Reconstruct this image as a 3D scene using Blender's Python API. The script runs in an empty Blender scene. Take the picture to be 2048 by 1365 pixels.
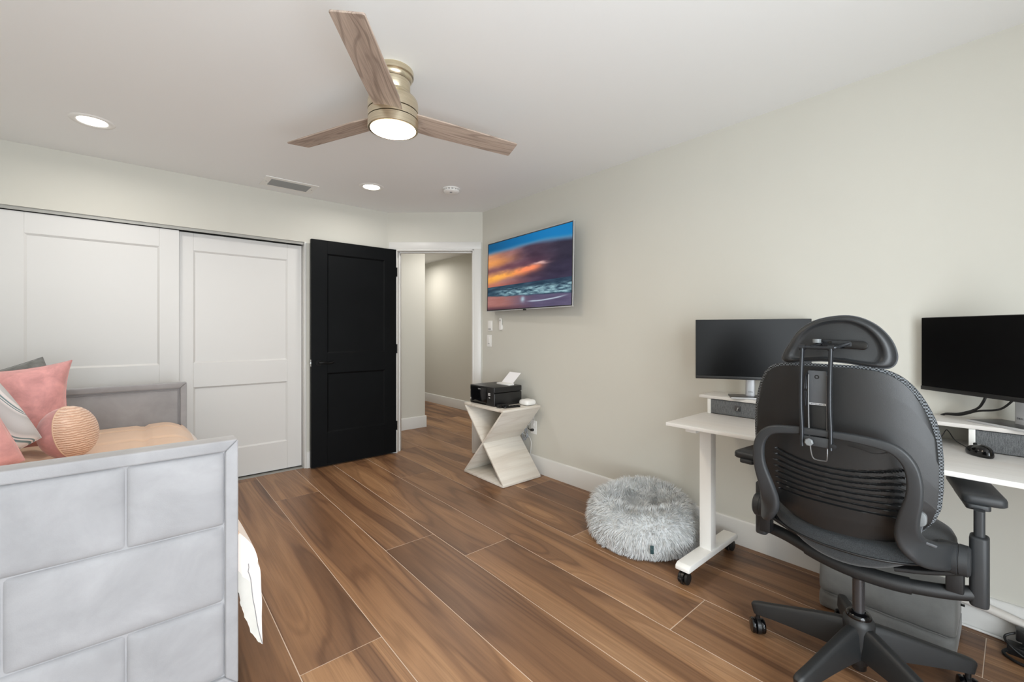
import bpy, bmesh, math, random
import numpy as np
from mathutils import Vector, Matrix, Euler, noise as mnoise

scene = bpy.context.scene
C = scene.collection
R = math.radians
PI = math.pi

# ------------------------------------------------------------------ camera
CAM_H = 1.22
cam_d = bpy.data.cameras.new('camera')
cam = bpy.data.objects.new('camera', cam_d)
C.objects.link(cam)
cam.location = (0, 0, CAM_H)
cam.rotation_euler = (R(90), 0, -R(40.6))
cam_d.sensor_width = 36
cam_d.lens = 866 * 36 / 2048
cam_d.shift_y = -(682.5 - 664) / 2048
cam_d.clip_start = 0.02
scene.camera = cam

# ------------------------------------------------------------------ room dimensions (metres)
XR = 2.612      # right wall
YL = 4.137      # closet wall
XB = -0.95      # wall behind the daybed
YB = -1.00      # wall behind the camera
ZC = 2.424      # ceiling
T = 0.12        # wall thickness
CH0 = Vector((1.893, YL, 0))     # corner wall with the doorway, from here ...
CH1 = Vector((XR, 3.503, 0))     # ... to here

# ------------------------------------------------------------------ world, daylight, exposure
world = bpy.data.worlds.new('world')
scene.world = world
world.use_nodes = True
wn = world.node_tree.nodes
wn['Background'].inputs[0].default_value = (0.80, 0.90, 1.0, 1)
wn['Background'].inputs[1].default_value = 2.0


def area_light(name, loc, rot, sx, sy, power, col, spread=180):
    d = bpy.data.lights.new(name, 'AREA')
    d.shape = 'RECTANGLE'
    d.size, d.size_y = sx, sy
    d.energy = power
    d.color = col
    d.spread = R(spread)
    o = bpy.data.objects.new(name, d)
    C.objects.link(o)
    o.location = loc
    o.rotation_euler = rot
    return o


# daylight from an unseen window behind the camera, shaped tall to light the ceiling
area_light('window_back_offscreen', (0.20, YB - 0.13, 1.05), (R(90), 0, 0), 2.0, 2.0, 110, (0.90, 0.96, 1.0))

vs = scene.view_settings
vs.view_transform = 'Standard'
vs.look = 'None'
vs.exposure = 0.17
vs.gamma = 1.0
vs.use_curve_mapping = False


# ------------------------------------------------------------------ helpers
def lin(c):
    c = c / 255.0
    return c / 12.92 if c <= 0.04045 else ((c + 0.055) / 1.055) ** 2.4


def rgb(r, g, b):
    return (lin(r), lin(g), lin(b), 1.0)


class MB:
    """Collects shapes and links them as one mesh object."""

    def __init__(s):
        s.v, s.f = [], []

    def add(s, vs_, fs_):
        o = len(s.v)
        s.v += [tuple(p) for p in vs_]
        s.f += [tuple(i + o for i in f) for f in fs_]
        return s

    def box(s, lo, hi, m=None):
        x0, y0, z0 = lo
        x1, y1, z1 = hi
        P = [(x0, y0, z0), (x1, y0, z0), (x1, y1, z0), (x0, y1, z0), (x0, y0, z1), (x1, y0, z1), (x1, y1, z1), (x0, y1, z1)]
        if m is not None:
            P = [m @ Vector(p) for p in P]
        return s.add(P, [(0, 3, 2, 1), (4, 5, 6, 7), (0, 1, 5, 4), (1, 2, 6, 5), (2, 3, 7, 6), (3, 0, 4, 7)])

    def prism(s, pts, n, m=None):
        """pts: closed outline of 3D points, extruded by the vector n."""
        k = len(pts)
        a = [Vector(p) for p in pts]
        b = [p + Vector(n) for p in a]
        P = a + b
        if m is not None:
            P = [m @ p for p in P]
        return s.add(P, [tuple(range(k - 1, -1, -1)), tuple(range(k, 2 * k))] +
                     [(i, (i + 1) % k, k + (i + 1) % k, k + i) for i in range(k)])

    def lathe(s, prof, seg=32, m=None):
        """prof: (r, z) list; revolved about z; r = 0 ends become fans."""
        P, rows = [], []
        for r, z in prof:
            if r < 1e-6:
                rows.append([len(P)])
                P.append(Vector((0, 0, z)))
            else:
                rows.append(list(range(len(P), len(P) + seg)))
                P += [Vector((r * math.cos(2 * PI * i / seg), r * math.sin(2 * PI * i / seg), z)) for i in range(seg)]
        F = []
        for a, b in zip(rows[:-1], rows[1:]):
            for i in range(seg):
                j = (i + 1) % seg
                if len(a) == 1 and len(b) == 1:
                    continue
                if len(a) == 1:
                    F.append((a[0], b[j], b[i]))
                elif len(b) == 1:
                    F.append((a[i], a[j], b[0]))
                else:
                    F.append((a[i], a[j], b[j], b[i]))
        if m is not None:
            P = [m @ p for p in P]
        return s.add(P, F)

    def cyl(s, a, b, r, seg=16, r2=None):
        a, b = Vector(a), Vector(b)
        q = (b - a).to_track_quat('Z', 'Y').to_matrix().to_4x4()
        m = Matrix.Translation(a) @ q
        L = (b - a).length
        return s.lathe([(0, 0), (r, 0), (r if r2 is None else r2, L), (0, L)], seg, m)

    def sweep(s, path, prof, up=(0, 0, 1), scales=None, closed=False, cap=True):
        """prof: 2D closed outline (side, up) carried along the path."""
        pts = [Vector(p) for p in path]
        n, k = len(pts), len(prof)
        ups = [Vector(q) for q in up] if hasattr(up[0], '__len__') else [Vector(up)] * n
        P = []
        for i, p in enumerate(pts):
            up = ups[i]
            if closed:
                t = pts[(i + 1) % n] - pts[i - 1]
            else:
                t = pts[min(i + 1, n - 1)] - pts[max(i - 1, 0)]
            t.normalize()
            sd = t.cross(up)
            if sd.length < 1e-5:
                sd = Vector((1, 0, 0))
            sd.normalize()
            u = sd.cross(t).normalized()
            sa, sb = (1, 1) if scales is None else (scales[i] if isinstance(scales[i], (tuple, list)) else (scales[i], scales[i]))
            P += [p + sd * (a * sa) + u * (b * sb) for a, b in prof]
        F = []
        for i in range(n if closed else n - 1):
            a, b = i * k, ((i + 1) % n) * k
            F += [(a + j, a + (j + 1) % k, b + (j + 1) % k, b + j) for j in range(k)]
        if cap and not closed:
            F += [tuple(range(k - 1, -1, -1)), tuple(range((n - 1) * k, n * k))]
        return s.add(P, F)

    def tube(s, path, r, seg=10, closed=False):
        # parallel-transported circle
        pts = [Vector(p) for p in path]
        n = len(pts)
        P = []
        nrm = None
        for i, p in enumerate(pts):
            if closed:
                t = (pts[(i + 1) % n] - pts[i - 1]).normalized()
            else:
                t = (pts[min(i + 1, n - 1)] - pts[max(i - 1, 0)]).normalized()
            if nrm is None:
                nrm = t.orthogonal().normalized()
            nrm = (nrm - t * nrm.dot(t)).normalized()
            bn = t.cross(nrm)
            rr = r[i] if isinstance(r, (list, tuple)) else r
            P += [p + nrm * (rr * math.cos(2 * PI * j / seg)) + bn * (rr * math.sin(2 * PI * j / seg)) for j in range(seg)]
        F = []
        for i in range(n if closed else n - 1):
            a, b = i * seg, ((i + 1) % n) * seg
            F += [(a + j, a + (j + 1) % seg, b + (j + 1) % seg, b + j) for j in range(seg)]
        if not closed:
            F += [tuple(range(seg - 1, -1, -1)), tuple(range((n - 1) * seg, n * seg))]
        return s.add(P, F)

    def grid(s, fn, nu, nv, m=None):
        P = [Vector(fn(i / nu, j / nv)) for j in range(nv + 1) for i in range(nu + 1)]
        if m is not None:
            P = [m @ p for p in P]
        F = [(j * (nu + 1) + i, j * (nu + 1) + i + 1, (j + 1) * (nu + 1) + i + 1, (j + 1) * (nu + 1) + i) for j in range(nv) for i in range(nu)]
        return s.add(P, F)

    def shell(s, fa, fb, nu, nv):
        """closed solid between two grid surfaces."""
        n = (nu + 1) * (nv + 1)
        s0 = len(s.v)
        s.grid(fa, nu, nv)
        s.v += [tuple(fb(i / nu, j / nv)) for j in range(nv + 1) for i in range(nu + 1)]
        w = nu + 1
        for j in range(nv):
            for i in range(nu):
                q = [s0 + n + x for x in (j * w + i, (j + 1) * w + i, (j + 1) * w + i + 1, j * w + i + 1)]
                s.f.append(tuple(q))
        ring = [i for i in range(w)] + [j * w + nu for j in range(1, nv + 1)] + [nv * w + i for i in range(nu - 1, -1, -1)] + [j * w for j in range(nv - 1, 0, -1)]
        for a, b in zip(ring, ring[1:] + ring[:1]):
            s.f.append((s0 + b, s0 + a, s0 + n + a, s0 + n + b))
        return s

    def build(s, name, mat, parent=None, bevel=0, seg=2, smooth=40, world=True, weld=False, recalc=True):
        bm = bmesh.new()
        vs_ = [bm.verts.new(p) for p in s.v]
        for f in s.f:
            try:
                bm.faces.new([vs_[i] for i in f])
            except ValueError:
                pass
        if weld:
            bmesh.ops.remove_doubles(bm, verts=bm.verts, dist=1e-5)
        if recalc:
            bmesh.ops.recalc_face_normals(bm, faces=bm.faces)
        if bevel:
            es = [e for e in bm.edges if len(e.link_faces) == 2 and e.calc_face_angle(0) > R(30)]
            bmesh.ops.bevel(bm, geom=es, offset=bevel, segments=seg, profile=0.5, affect='EDGES', clamp_overlap=True)
        me = bpy.data.meshes.new(name)
        if parent is not None and world:
            bm.transform(wmat(parent).inverted())
        bm.to_mesh(me)
        bm.free()
        if smooth:
            me.polygons.foreach_set('use_smooth', [True] * len(me.polygons))
            me.set_sharp_from_angle(angle=R(smooth))
        o = bpy.data.objects.new(name, me)
        C.objects.link(o)
        if mat is not None:
            me.materials.append(M[mat] if isinstance(mat, str) else mat)
        if parent is not None:
            o.parent = parent
        return o


def wmat(o):
    m = Matrix.LocRotScale(o.location, o.rotation_euler, o.scale)
    return wmat(o.parent) @ m if o.parent else m


def tag(o, label=None, cat=None, group=None, kind=None):
    if label:
        o['label'] = label
    if cat:
        o['category'] = cat
    if group:
        o['group'] = group
    if kind:
        o['kind'] = kind
    return o


def thing(name, label, cat, loc=(0, 0, 0), rz=0, group=None):
    o = bpy.data.objects.new(name, None)
    C.objects.link(o)
    o.location = loc
    o.rotation_euler = (0, 0, rz)
    o.empty_display_size = 0.1
    return tag(o, label, cat, group)


def struct(o, label, cat):
    return tag(o, label, cat, None, 'structure')


def copy_part(o, parent, loc=None):
    c = o.copy()
    C.objects.link(c)
    c.parent = parent
    if loc is not None:
        c.location = loc
    for ch in [x for x in o.children]:
        copy_part(ch, c)
    return c


def smooth_path(pts, n=8, closed=False):
    """Catmull-Rom through the points."""
    P = [Vector(p) for p in pts]
    out = []
    m = len(P)
    for i in range(m if closed else m - 1):
        p0 = P[i - 1] if (closed or i > 0) else P[0]
        p1, p2 = P[i], P[(i + 1) % m]
        p3 = P[(i + 2) % m] if (closed or i + 2 < m) else P[-1]
        for k in range(n):
            t = k / n
            out.append(0.5 * ((2 * p1) + (p2 - p0) * t + (2 * p0 - 5 * p1 + 4 * p2 - p3) * t * t + (3 * p1 - p0 - 3 * p2 + p3) * t ** 3))
    if not closed:
        out.append(P[-1])
    return out


def rrect(w, h, r, n=4):
    out = []
    for cx, cy, a0 in ((w / 2 - r, h / 2 - r, 0), (-w / 2 + r, h / 2 - r, 90), (-w / 2 + r, -h / 2 + r, 180), (w / 2 - r, -h / 2 + r, 270)):
        for k in range(n + 1):
            a = R(a0 + 90 * k / n)
            out.append((cx + r * math.cos(a), cy + r * math.sin(a)))
    return out


def interp(x, xs, ys):
    return float(np.interp(x, xs, ys))


def text_part(name, body, size, mat, parent, m, depth=0.0004):
    """flat lettering as a mesh; m places its XY plane in the world."""
    cu = bpy.data.curves.new(name, 'FONT')
    cu.body = body
    cu.size = size
    cu.extrude = depth
    cu.align_x = 'CENTER'
    cu.align_y = 'CENTER'
    cu.resolution_u = 3
    ob = bpy.data.objects.new(name, cu)
    C.objects.link(ob)
    me = bpy.data.meshes.new_from_object(ob)
    bpy.data.objects.remove(ob)
    me.transform(wmat(parent).inverted() @ m)
    me.materials.clear()
    me.materials.append(M[mat])
    o = bpy.data.objects.new(name, me)
    C.objects.link(o)
    o.parent = parent
    return o


# ------------------------------------------------------------------ materials
M = {}


class NT:
    def __init__(s, name):
        s.mat = bpy.data.materials.new(name)
        s.mat.use_nodes = True
        s.t = s.mat.node_tree
        s.n = s.t.nodes
        s.b = s.n['Principled BSDF']
        M[name] = s.mat

    def node(s, typ, **kw):
        n = s.n.new(typ)
        for k, v in kw.items():
            if k.startswith('i_'):
                key = k[2:]
                n.inputs[int(key) if key.isdigit() else key].default_value = v
            else:
                setattr(n, k, v)
        return n

    def link(s, a, b):
        s.t.links.new(a, b)

    def coords(s, scale=(1, 1, 1), kind='Object', rot=(0, 0, 0), rand=0):
        tc = s.node('ShaderNodeTexCoord')
        mp = s.node('ShaderNodeMapping')
        mp.inputs['Scale'].default_value = scale
        mp.inputs['Rotation'].default_value = rot
        out = tc.outputs[kind]
        if rand:
            oi = s.node('ShaderNodeObjectInfo')
            mu = s.node('ShaderNodeMath', operation='MULTIPLY', i_1=rand)
            s.link(oi.outputs['Random'], mu.inputs[0])
            ad = s.node('ShaderNodeVectorMath', operation='ADD')
            s.link(out, ad.inputs[0])
            cx = s.node('ShaderNodeCombineXYZ')
            for k in range(3):
                s.link(mu.outputs[0], cx.inputs[k])
            s.link(cx.outputs[0], ad.inputs[1])
            out = ad.outputs[0]
        s.link(out, mp.inputs['Vector'])
        return mp.outputs[0]

    def noise(s, vec, scale, detail=3, rough=0.5, dist=0.0):
        n = s.node('ShaderNodeTexNoise')
        n.inputs['Scale'].default_value = scale
        n.inputs['Detail'].default_value = detail
        n.inputs['Roughness'].default_value = rough
        n.inputs['Distortion'].default_value = dist
        s.link(vec, n.inputs['Vector'])
        return n.outputs[0]

    def ramp(s, fac, stops, interp='LINEAR'):
        r = s.node('ShaderNodeValToRGB')
        r.color_ramp.interpolation = interp
        e = r.color_ramp.elements
        while len(e) < len(stops):
            e.new(0.5)
        for k, (p, c) in enumerate(stops):
            e[k].position = p
            e[k].color = c
        s.link(fac, r.inputs[0])
        return r.outputs[0]

    def mix(s, a, b, fac, mode='MIX'):
        m = s.node('ShaderNodeMix', data_type='RGBA', blend_type=mode)
        for v, i in ((fac, 0), (a, 6), (b, 7)):
            if hasattr(v, 'node'):
                s.link(v, m.inputs[i])
            else:
                m.inputs[i].default_value = v
        return m.outputs[2]

    def bump(s, h, strength, dist=0.002):
        b = s.node('ShaderNodeBump')
        b.inputs['Strength'].default_value = strength
        b.inputs['Distance'].default_value = dist
        s.link(h, b.inputs['Height'])
        s.link(b.outputs[0], s.b.inputs['Normal'])

    def set(s, **kw):
        names = dict(col='Base Color', rough='Roughness', metal='Metallic', spec='Specular IOR Level', sheen='Sheen Weight', sheen_rough='Sheen Roughness',
                     coat='Coat Weight', coat_rough='Coat Roughness', em='Emission Color', em_s='Emission Strength', aniso='Anisotropic', sheen_tint='Sheen Tint')
        for k, v in kw.items():
            i = s.b.inputs[names[k]]
            if hasattr(v, 'node'):
                s.link(v, i)
            else:
                i.default_value = v
        return s


def simple(name, c, rough=0.5, metal=0.0, var=0.0, vscale=8.0, bump=0.0, bscale=200.0, **kw):
    m = NT(name)
    col = rgb(*c)
    if var or bump:
        co = m.coords()
    if var:
        n = m.noise(co, vscale, 4)
        dk = tuple(x * (1 - var) for x in col[:3]) + (1,)
        lt = tuple(min(1, x * (1 + var)) for x in col[:3]) + (1,)
        col = m.ramp(n, [(0.3, dk), (0.7, lt)])
    if bump:
        m.bump(m.noise(co, bscale, 2), bump, 0.001)
    m.set(col=col, rough=rough, metal=metal, **kw)
    return m


simple('wall_paint', (204, 202, 193), 0.7, var=0.015, vscale=1.5, bump=0.12, bscale=90)
simple('ceiling_paint', (238, 239, 239), 0.75, bump=0.12, bscale=90)
simple('hall_paint', (206, 204, 195), 0.7, bump=0.1, bscale=90)
simple('white_trim', (216, 215, 212), 0.38)
simple('door_white', (214, 213, 211), 0.42)
simple('door_black', (10, 12, 14), 0.5, var=0.1, vscale=5, spec=0.12)
simple('black_metal', (18, 18, 19), 0.35, metal=0.6)
simple('duct_metal', (150, 152, 153), 0.5, metal=0.4)
simple('track_grey', (158, 157, 152), 0.45, metal=0.3)
simple('steel', (190, 190, 188), 0.3, metal=1.0)
simple('silver_plastic', (196, 197, 199), 0.4, metal=0.4)
simple('grout', (200, 180, 162), 0.85)
simple('vent_grey', (150, 152, 150), 0.5)
simple('white_plastic', (235, 234, 231), 0.35)
simple('white_powder', (235, 234, 230), 0.4)
simple('black_plastic', (22, 22, 23), 0.38, spec=0.5)
simple('black_gloss', (9, 9, 11), 0.12)
simple('black_matte', (20, 20, 21), 0.6)
simple('rubber', (14, 14, 14), 0.55)
simple('screen_off', (7, 7, 8), 0.3, spec=0.15)
simple('bezel', (18, 18, 19), 0.4)
simple('cable_black', (16, 16, 17), 0.5)
simple('cable_white', (226, 225, 222), 0.45)
simple('cable_grey', (150, 153, 158), 0.5)
simple('paper', (244, 243, 246), 0.7)
simple('cord_cover', (214, 209, 203), 0.55)
simple('tag_teal', (34, 62, 66), 0.7)
simple('print_light', (205, 205, 205), 0.5)
simple('print_dark', (70, 72, 78), 0.5)
simple('print_mid', (130, 132, 134), 0.5)
simple('gunmetal', (92, 92, 94), 0.35, metal=0.75)
simple('dark_wire', (104, 104, 104), 0.35, metal=0.7)


# chair plastics and fabrics
simple('chair_plastic', (44, 46, 48), 0.48, bump=0.25, bscale=900, spec=0.45)
simple('chair_shell', (26, 27, 28), 0.42, bump=0.2, bscale=900, spec=0.5)
simple('chair_base', (30, 31, 32), 0.5, bump=0.2, bscale=700)
simple('chair_grey', (78, 80, 83), 0.42, bump=0.15, bscale=700)
simple('chair_knob', (112, 115, 116), 0.4)
simple('leather_black', (34, 36, 38), 0.42, bump=0.35, bscale=500)
simple('chrome', (84, 85, 88), 0.22, metal=0.7)
simple('rod_metal', (48, 50, 53), 0.3, metal=0.55)

m = NT('mesh_fabric')
co = m.coords()
ck = m.node('ShaderNodeTexChecker')
ck.inputs['Scale'].default_value = 210
m.link(co, ck.inputs['Vector'])
ck.inputs['Color1'].default_value = rgb(104, 108, 112)
ck.inputs['Color2'].default_value = rgb(14, 15, 16)
m.set(col=ck.outputs[0], rough=0.8)
m.bump(ck.outputs[1], 0.5, 0.001)

m = NT('seat_fabric')
co = m.coords()
n = m.noise(co, 420, 2)
m.set(col=m.ramp(n, [(0.35, rgb(20, 23, 25)), (0.65, rgb(44, 48, 51))]), rough=0.85, sheen=0.2)
m.bump(n, 0.5, 0.001)


def velvet(name, c, var=0.12, vscale=5, rough=0.75, sheen=0.4, lo=0.3, hi=0.7):
    m = NT(name)
    co = m.coords(rand=3)
    n = m.noise(co, vscale, 5, 0.6, 0.4)
    col = rgb(*c)
    dk = tuple(x * (1 - var) for x in col[:3]) + (1,)
    lt = tuple(min(1, x * (1 + var)) for x in col[:3]) + (1,)
    m.set(col=m.ramp(n, [(lo, dk), (hi, lt)]), rough=rough, sheen=sheen, sheen_rough=0.4)
    m.bump(m.noise(co, 350, 2), 0.25, 0.001)
    return m


velvet('bed_velvet', (153, 152, 154), 0.13, 6, sheen=0.25)
velvet('pillow_pink', (213, 153, 151), 0.22, 14)
velvet('pillow_grey', (112, 114, 112), 0.25, 30)
velvet('rest_velvet', (100, 100, 98), 0.2, 7, sheen=0.25)
simple('satin_peach', (222, 188, 160), 0.45, var=0.05, vscale=6, sheen=0.2)
simple('duvet_cream', (236, 224, 216), 0.6, var=0.03, vscale=10, sheen=0.15)
simple('duvet_lining', (208, 205, 198), 0.7, var=0.06, vscale=14)
simple('piping_grey', (150, 148, 150), 0.7)
simple('mattress_white', (232, 230, 226), 0.8)

# wrinkled satin on the round cushion
m = NT('satin_ribbed')
co = m.coords((1, 1, 1))
w = m.node('ShaderNodeTexWave')
w.inputs['Scale'].default_value = 30
w.inputs['Distortion'].default_value = 3.5
w.inputs['Detail'].default_value = 3
w.inputs['Detail Scale'].default_value = 1.6
w.bands_direction = 'Z'
m.link(co, w.inputs['Vector'])
m.set(col=m.ramp(w.outputs[1], [(0.1, rgb(214, 168, 142)), (0.8, rgb(240, 206, 182))]), rough=0.35, sheen=0.2)
m.bump(w.outputs[1], 0.8, 0.004)

# marbled cushion
m = NT('marble_fabric')
co = m.coords((1.0, 1.0, 1.0))
wv = m.node('ShaderNodeTexWave')
wv.inputs['Scale'].default_value = 1.5
wv.inputs['Distortion'].default_value = 5.5
wv.inputs['Detail'].default_value = 1.5
wv.inputs['Detail Scale'].default_value = 1.4
wv.bands_direction = 'DIAGONAL'
m.link(co, wv.inputs['Vector'])
n = wv.outputs[1]
G1, W1, T1, T2 = rgb(196, 194, 196), rgb(226, 219, 220), rgb(92, 124, 130), rgb(132, 150, 154)
m.set(col=m.ramp(n, [(0.0, G1), (0.22, G1), (0.25, W1), (0.40, W1), (0.43, T2), (0.50, T1), (0.52, W1), (0.56, W1), (0.58, rgb(84, 112, 120)), (0.62, T2), (0.64, W1), (0.80, rgb(184, 182, 184)), (1.0, G1)]), rough=0.7)


# walnut-look floor plank
def wood(name, stops, along='Y', rough=0.42, ring=34.0, rand=7.0, fine=0.22, sc=1.0, light=None, coat=0.0, knots=True, ringdark=0.60, streak=0.0):
    m = NT(name)
    ax = {'X': (0.9, 5.2, 5.2), 'Y': (5.2, 0.9, 5.2), 'Z': (5.2, 5.2, 0.9)}[along]
    fx = {'X': (3, 95, 95), 'Y': (95, 3, 95), 'Z': (95, 95, 3)}[along]
    lx = {'X': (0.35, 3.4, 3.4), 'Y': (3.4, 0.35, 3.4), 'Z': (3.4, 3.4, 0.35)}[along]
    vec = m.coords(tuple(a * sc for a in ax), rand=rand)
    base = m.noise(vec, 0.62, 2, 0.45, 0.9)
    # contour lines of a smooth field give cathedral figure
    mu = m.node('ShaderNodeMath', operation='MULTIPLY', i_1=ring)
    m.link(base, mu.inputs[0])
    sn = m.node('ShaderNodeMath', operation='SINE')
    m.link(mu.outputs[0], sn.inputs[0])
    mr = m.node('ShaderNodeMapRange')
    mr.inputs['From Min'].default_value = -1
    m.link(sn.outputs[0], mr.inputs['Value'])
    lvec = m.coords(tuple(a * sc for a in lx), rand=rand * 1.7)
    big = m.noise(lvec, 1.0, 3, 0.5, 0.6)
    col = m.ramp(big, stops)
    fvec = m.coords(tuple(a * sc for a in fx), rand=rand)
    fn = m.noise(fvec, 1.0, 3, 0.6)
    dark = m.ramp(mr.outputs[0], [(0.0, (ringdark, ringdark * 0.97, ringdark * 0.95, 1)), (0.30, (1, 1, 1, 1)), (1.0, (1.03, 1.03, 1.03, 1))])
    col = m.mix(col, dark, 0.75, 'MULTIPLY')
    fin = m.ramp(fn, [(0.3, (1 - fine, 1 - fine, 1 - fine, 1)), (0.7, (1.06, 1.06, 1.06, 1))])
    col = m.mix(col, fin, 0.9, 'MULTIPLY')
    if streak:
        sx_ = {'X': (0.45, 11, 11), 'Y': (11, 0.45, 11), 'Z': (11, 11, 0.45)}[along]
        sv = m.noise(m.coords(tuple(a * sc for a in sx_), rand=rand * 3.1), 1.0, 4, 0.6, 0.8)
        st_ = m.ramp(sv, [(0.30, (1 - streak, 1 - streak * 1.06, 1 - streak * 1.1, 1)), (0.50, (0.98, 0.98, 0.98, 1)), (0.72, (1 + streak * 0.7, 1 + streak * 0.7, 1 + streak * 0.7, 1))])
        col = m.mix(col, st_, 1.0, 'MULTIPLY')
        oi = m.node('ShaderNodeObjectInfo')
        tn = m.ramp(oi.outputs['Random'], [(0.0, (0.86, 0.85, 0.85, 1)), (1.0, (1.08, 1.08, 1.08, 1))])
        col = m.mix(col, tn, 1.0, 'MULTIPLY')
    if knots:
        kv = m.coords(tuple(a * sc for a in {'X': (0.8, 2.3, 2.3), 'Y': (2.3, 0.8, 2.3), 'Z': (2.3, 2.3, 0.8)}[along]), rand=rand * 2.3)
        vo = m.node('ShaderNodeTexVoronoi')
        vo.inputs['Scale'].default_value = 1.0
        m.link(kv, vo.inputs['Vector'])
        kn = m.ramp(vo.outputs['Distance'], [(0.0, (0.36, 0.30, 0.27, 1)), (0.035, (0.55, 0.48, 0.45, 1)), (0.09, (0.92, 0.90, 0.88, 1)), (0.16, (1, 1, 1, 1))])
        col = m.mix(col, kn, 0.85, 'MULTIPLY')
    m.set(col=col, rough=rough, coat=coat, coat_rough=0.3)
    m.bump(fn, 0.06, 0.001)
    return m


def floor_wood():
    m = NT('floor_wood')
    RD = 9.0
    # smooth field whose level lines are the growth rings; knots push it up so that rings close around them
    h = m.noise(m.coords((3.8, 0.33, 3.8), rand=RD), 1.0, 2, 0.42, 0.45)
    vo = m.node('ShaderNodeTexVoronoi')
    vo.inputs['Scale'].default_value = 1.0
    m.link(m.coords((2.1, 0.62, 2.1), rand=RD * 2.3), vo.inputs['Vector'])
    kb = m.ramp(vo.outputs['Distance'], [(0.0, (1, 1, 1, 1)), (0.06, (0.62, 0.62, 0.62, 1)), (0.16, (0.22, 0.22, 0.22, 1)), (0.30, (0, 0, 0, 1))], 'EASE')
    km = m.node('ShaderNodeMath', operation='MULTIPLY', i_1=0.22)
    m.link(kb, km.inputs[0])
    ad = m.node('ShaderNodeMath', operation='ADD')
    m.link(h, ad.inputs[0])
    m.link(km.outputs[0], ad.inputs[1])
    jit = m.noise(m.coords((26, 1.6, 26), rand=RD), 1.0, 3, 0.55)
    j2 = m.node('ShaderNodeMath', operation='MULTIPLY', i_1=0.030)
    m.link(jit, j2.inputs[0])
    fld = m.node('ShaderNodeMath', operation='ADD')
    m.link(ad.outputs[0], fld.inputs[0])
    m.link(j2.outputs[0], fld.inputs[1])

    def wave(freq, ph=0.0):
        mu = m.node('ShaderNodeMath', operation='MULTIPLY_ADD', i_1=freq, i_2=ph)
        m.link(fld.outputs[0], mu.inputs[0])
        sn = m.node('ShaderNodeMath', operation='SINE')
        m.link(mu.outputs[0], sn.inputs[0])
        mr = m.node('ShaderNodeMapRange')
        mr.inputs['From Min'].default_value = -1
        m.link(sn.outputs[0], mr.inputs['Value'])
        return mr.outputs[0]

    band = m.mix(wave(19), m.noise(m.coords((4.2, 0.34, 4.2), rand=RD * 1.7), 1.0, 4, 0.55, 0.8), 0.62)
    col = m.ramp(band, [(0.16, rgb(94, 66, 46)), (0.36, rgb(121, 87, 61)), (0.52, rgb(140, 103, 72)), (0.66, rgb(160, 121, 86)), (0.80, rgb(188, 150, 113))])
    ringl = m.ramp(wave(92), [(0.0, (0.72, 0.68, 0.65, 1)), (0.28, (0.96, 0.95, 0.95, 1)), (0.6, (1.03, 1.03, 1.03, 1))])
    col = m.mix(col, ringl, 0.9, 'MULTIPLY')
    vein = m.ramp(wave(23, 1.3), [(0.0, (0.60, 0.54, 0.50, 1)), (0.05, (0.80, 0.76, 0.74, 1)), (0.16, (1, 1, 1, 1))])
    col = m.mix(col, vein, 0.85, 'MULTIPLY')
    fn = m.noise(m.coords((150, 3.5, 150), rand=RD), 1.0, 3, 0.6)
    fin = m.ramp(fn, [(0.30, (0.80, 0.79, 0.78, 1)), (0.55, (1, 1, 1, 1)), (0.75, (1.07, 1.07, 1.07, 1))])
    col = m.mix(col, fin, 0.9, 'MULTIPLY')
    kn = m.ramp(vo.outputs['Distance'], [(0.0, (0.34, 0.28, 0.26, 1)), (0.030, (0.52, 0.46, 0.43, 1)), (0.065, (0.93, 0.91, 0.90, 1)), (0.11, (1, 1, 1, 1))])
    col = m.mix(col, kn, 0.85, 'MULTIPLY')
    oi = m.node('ShaderNodeObjectInfo')
    tn = m.ramp(oi.outputs['Random'], [(0.0, (0.86, 0.85, 0.86, 1)), (1.0, (1.06, 1.06, 1.05, 1))])
    col = m.mix(col, tn, 1.0, 'MULTIPLY')
    m.set(col=col, rough=0.42)
    m.bump(fn, 0.06, 0.001)


floor_wood()
wood('fan_wood', [(0.3, rgb(166, 146, 132)), (0.5, rgb(190, 171, 157)), (0.7, rgb(204, 187, 173))], 'X', 0.5, ring=60, fine=0.32, sc=2.2, knots=False)
wood('table_wood', [(0.3, rgb(206, 199, 188)), (0.5, rgb(217, 211, 201)), (0.7, rgb(226, 221, 213))], 'X', 0.55, ring=30, fine=0.05, sc=1.4, knots=True, ringdark=0.92)
wood('desk_top', [(0.3, rgb(208, 205, 200)), (0.5, rgb(215, 212, 208)), (0.7, rgb(220, 218, 214))], 'Y', 0.42, ring=14, fine=0.03, knots=False, ringdark=0.97)

# brushed brass / nickel of the fan
m = NT('fan_brass')
co = m.coords((1, 1, 60))
n = m.noise(co, 6, 3)
m.set(col=m.ramp(n, [(0.3, rgb(206, 194, 168)), (0.7, rgb(226, 214, 190))]), rough=0.32, metal=1.0)

m = NT('drawer_cloth')
co = m.coords((260, 260, 260))
n1 = m.noise(m.coords((40, 500, 500)), 1, 2)
n2 = m.noise(m.coords((500, 500, 40)), 1, 2)
mxx = m.mix(n1, n2, 0.5)
m.set(col=m.ramp(mxx, [(0.35, rgb(68, 70, 72)), (0.65, rgb(124, 126, 128))]), rough=0.9)


def emitter(name, c, s):
    m = NT(name)
    m.set(col=(0.8, 0.8, 0.8, 1), em=rgb(*c), em_s=s)
    return m


emitter('lens_white', (255, 250, 240), 9)
emitter('lens_warm', (255, 236, 206), 9)

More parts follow.
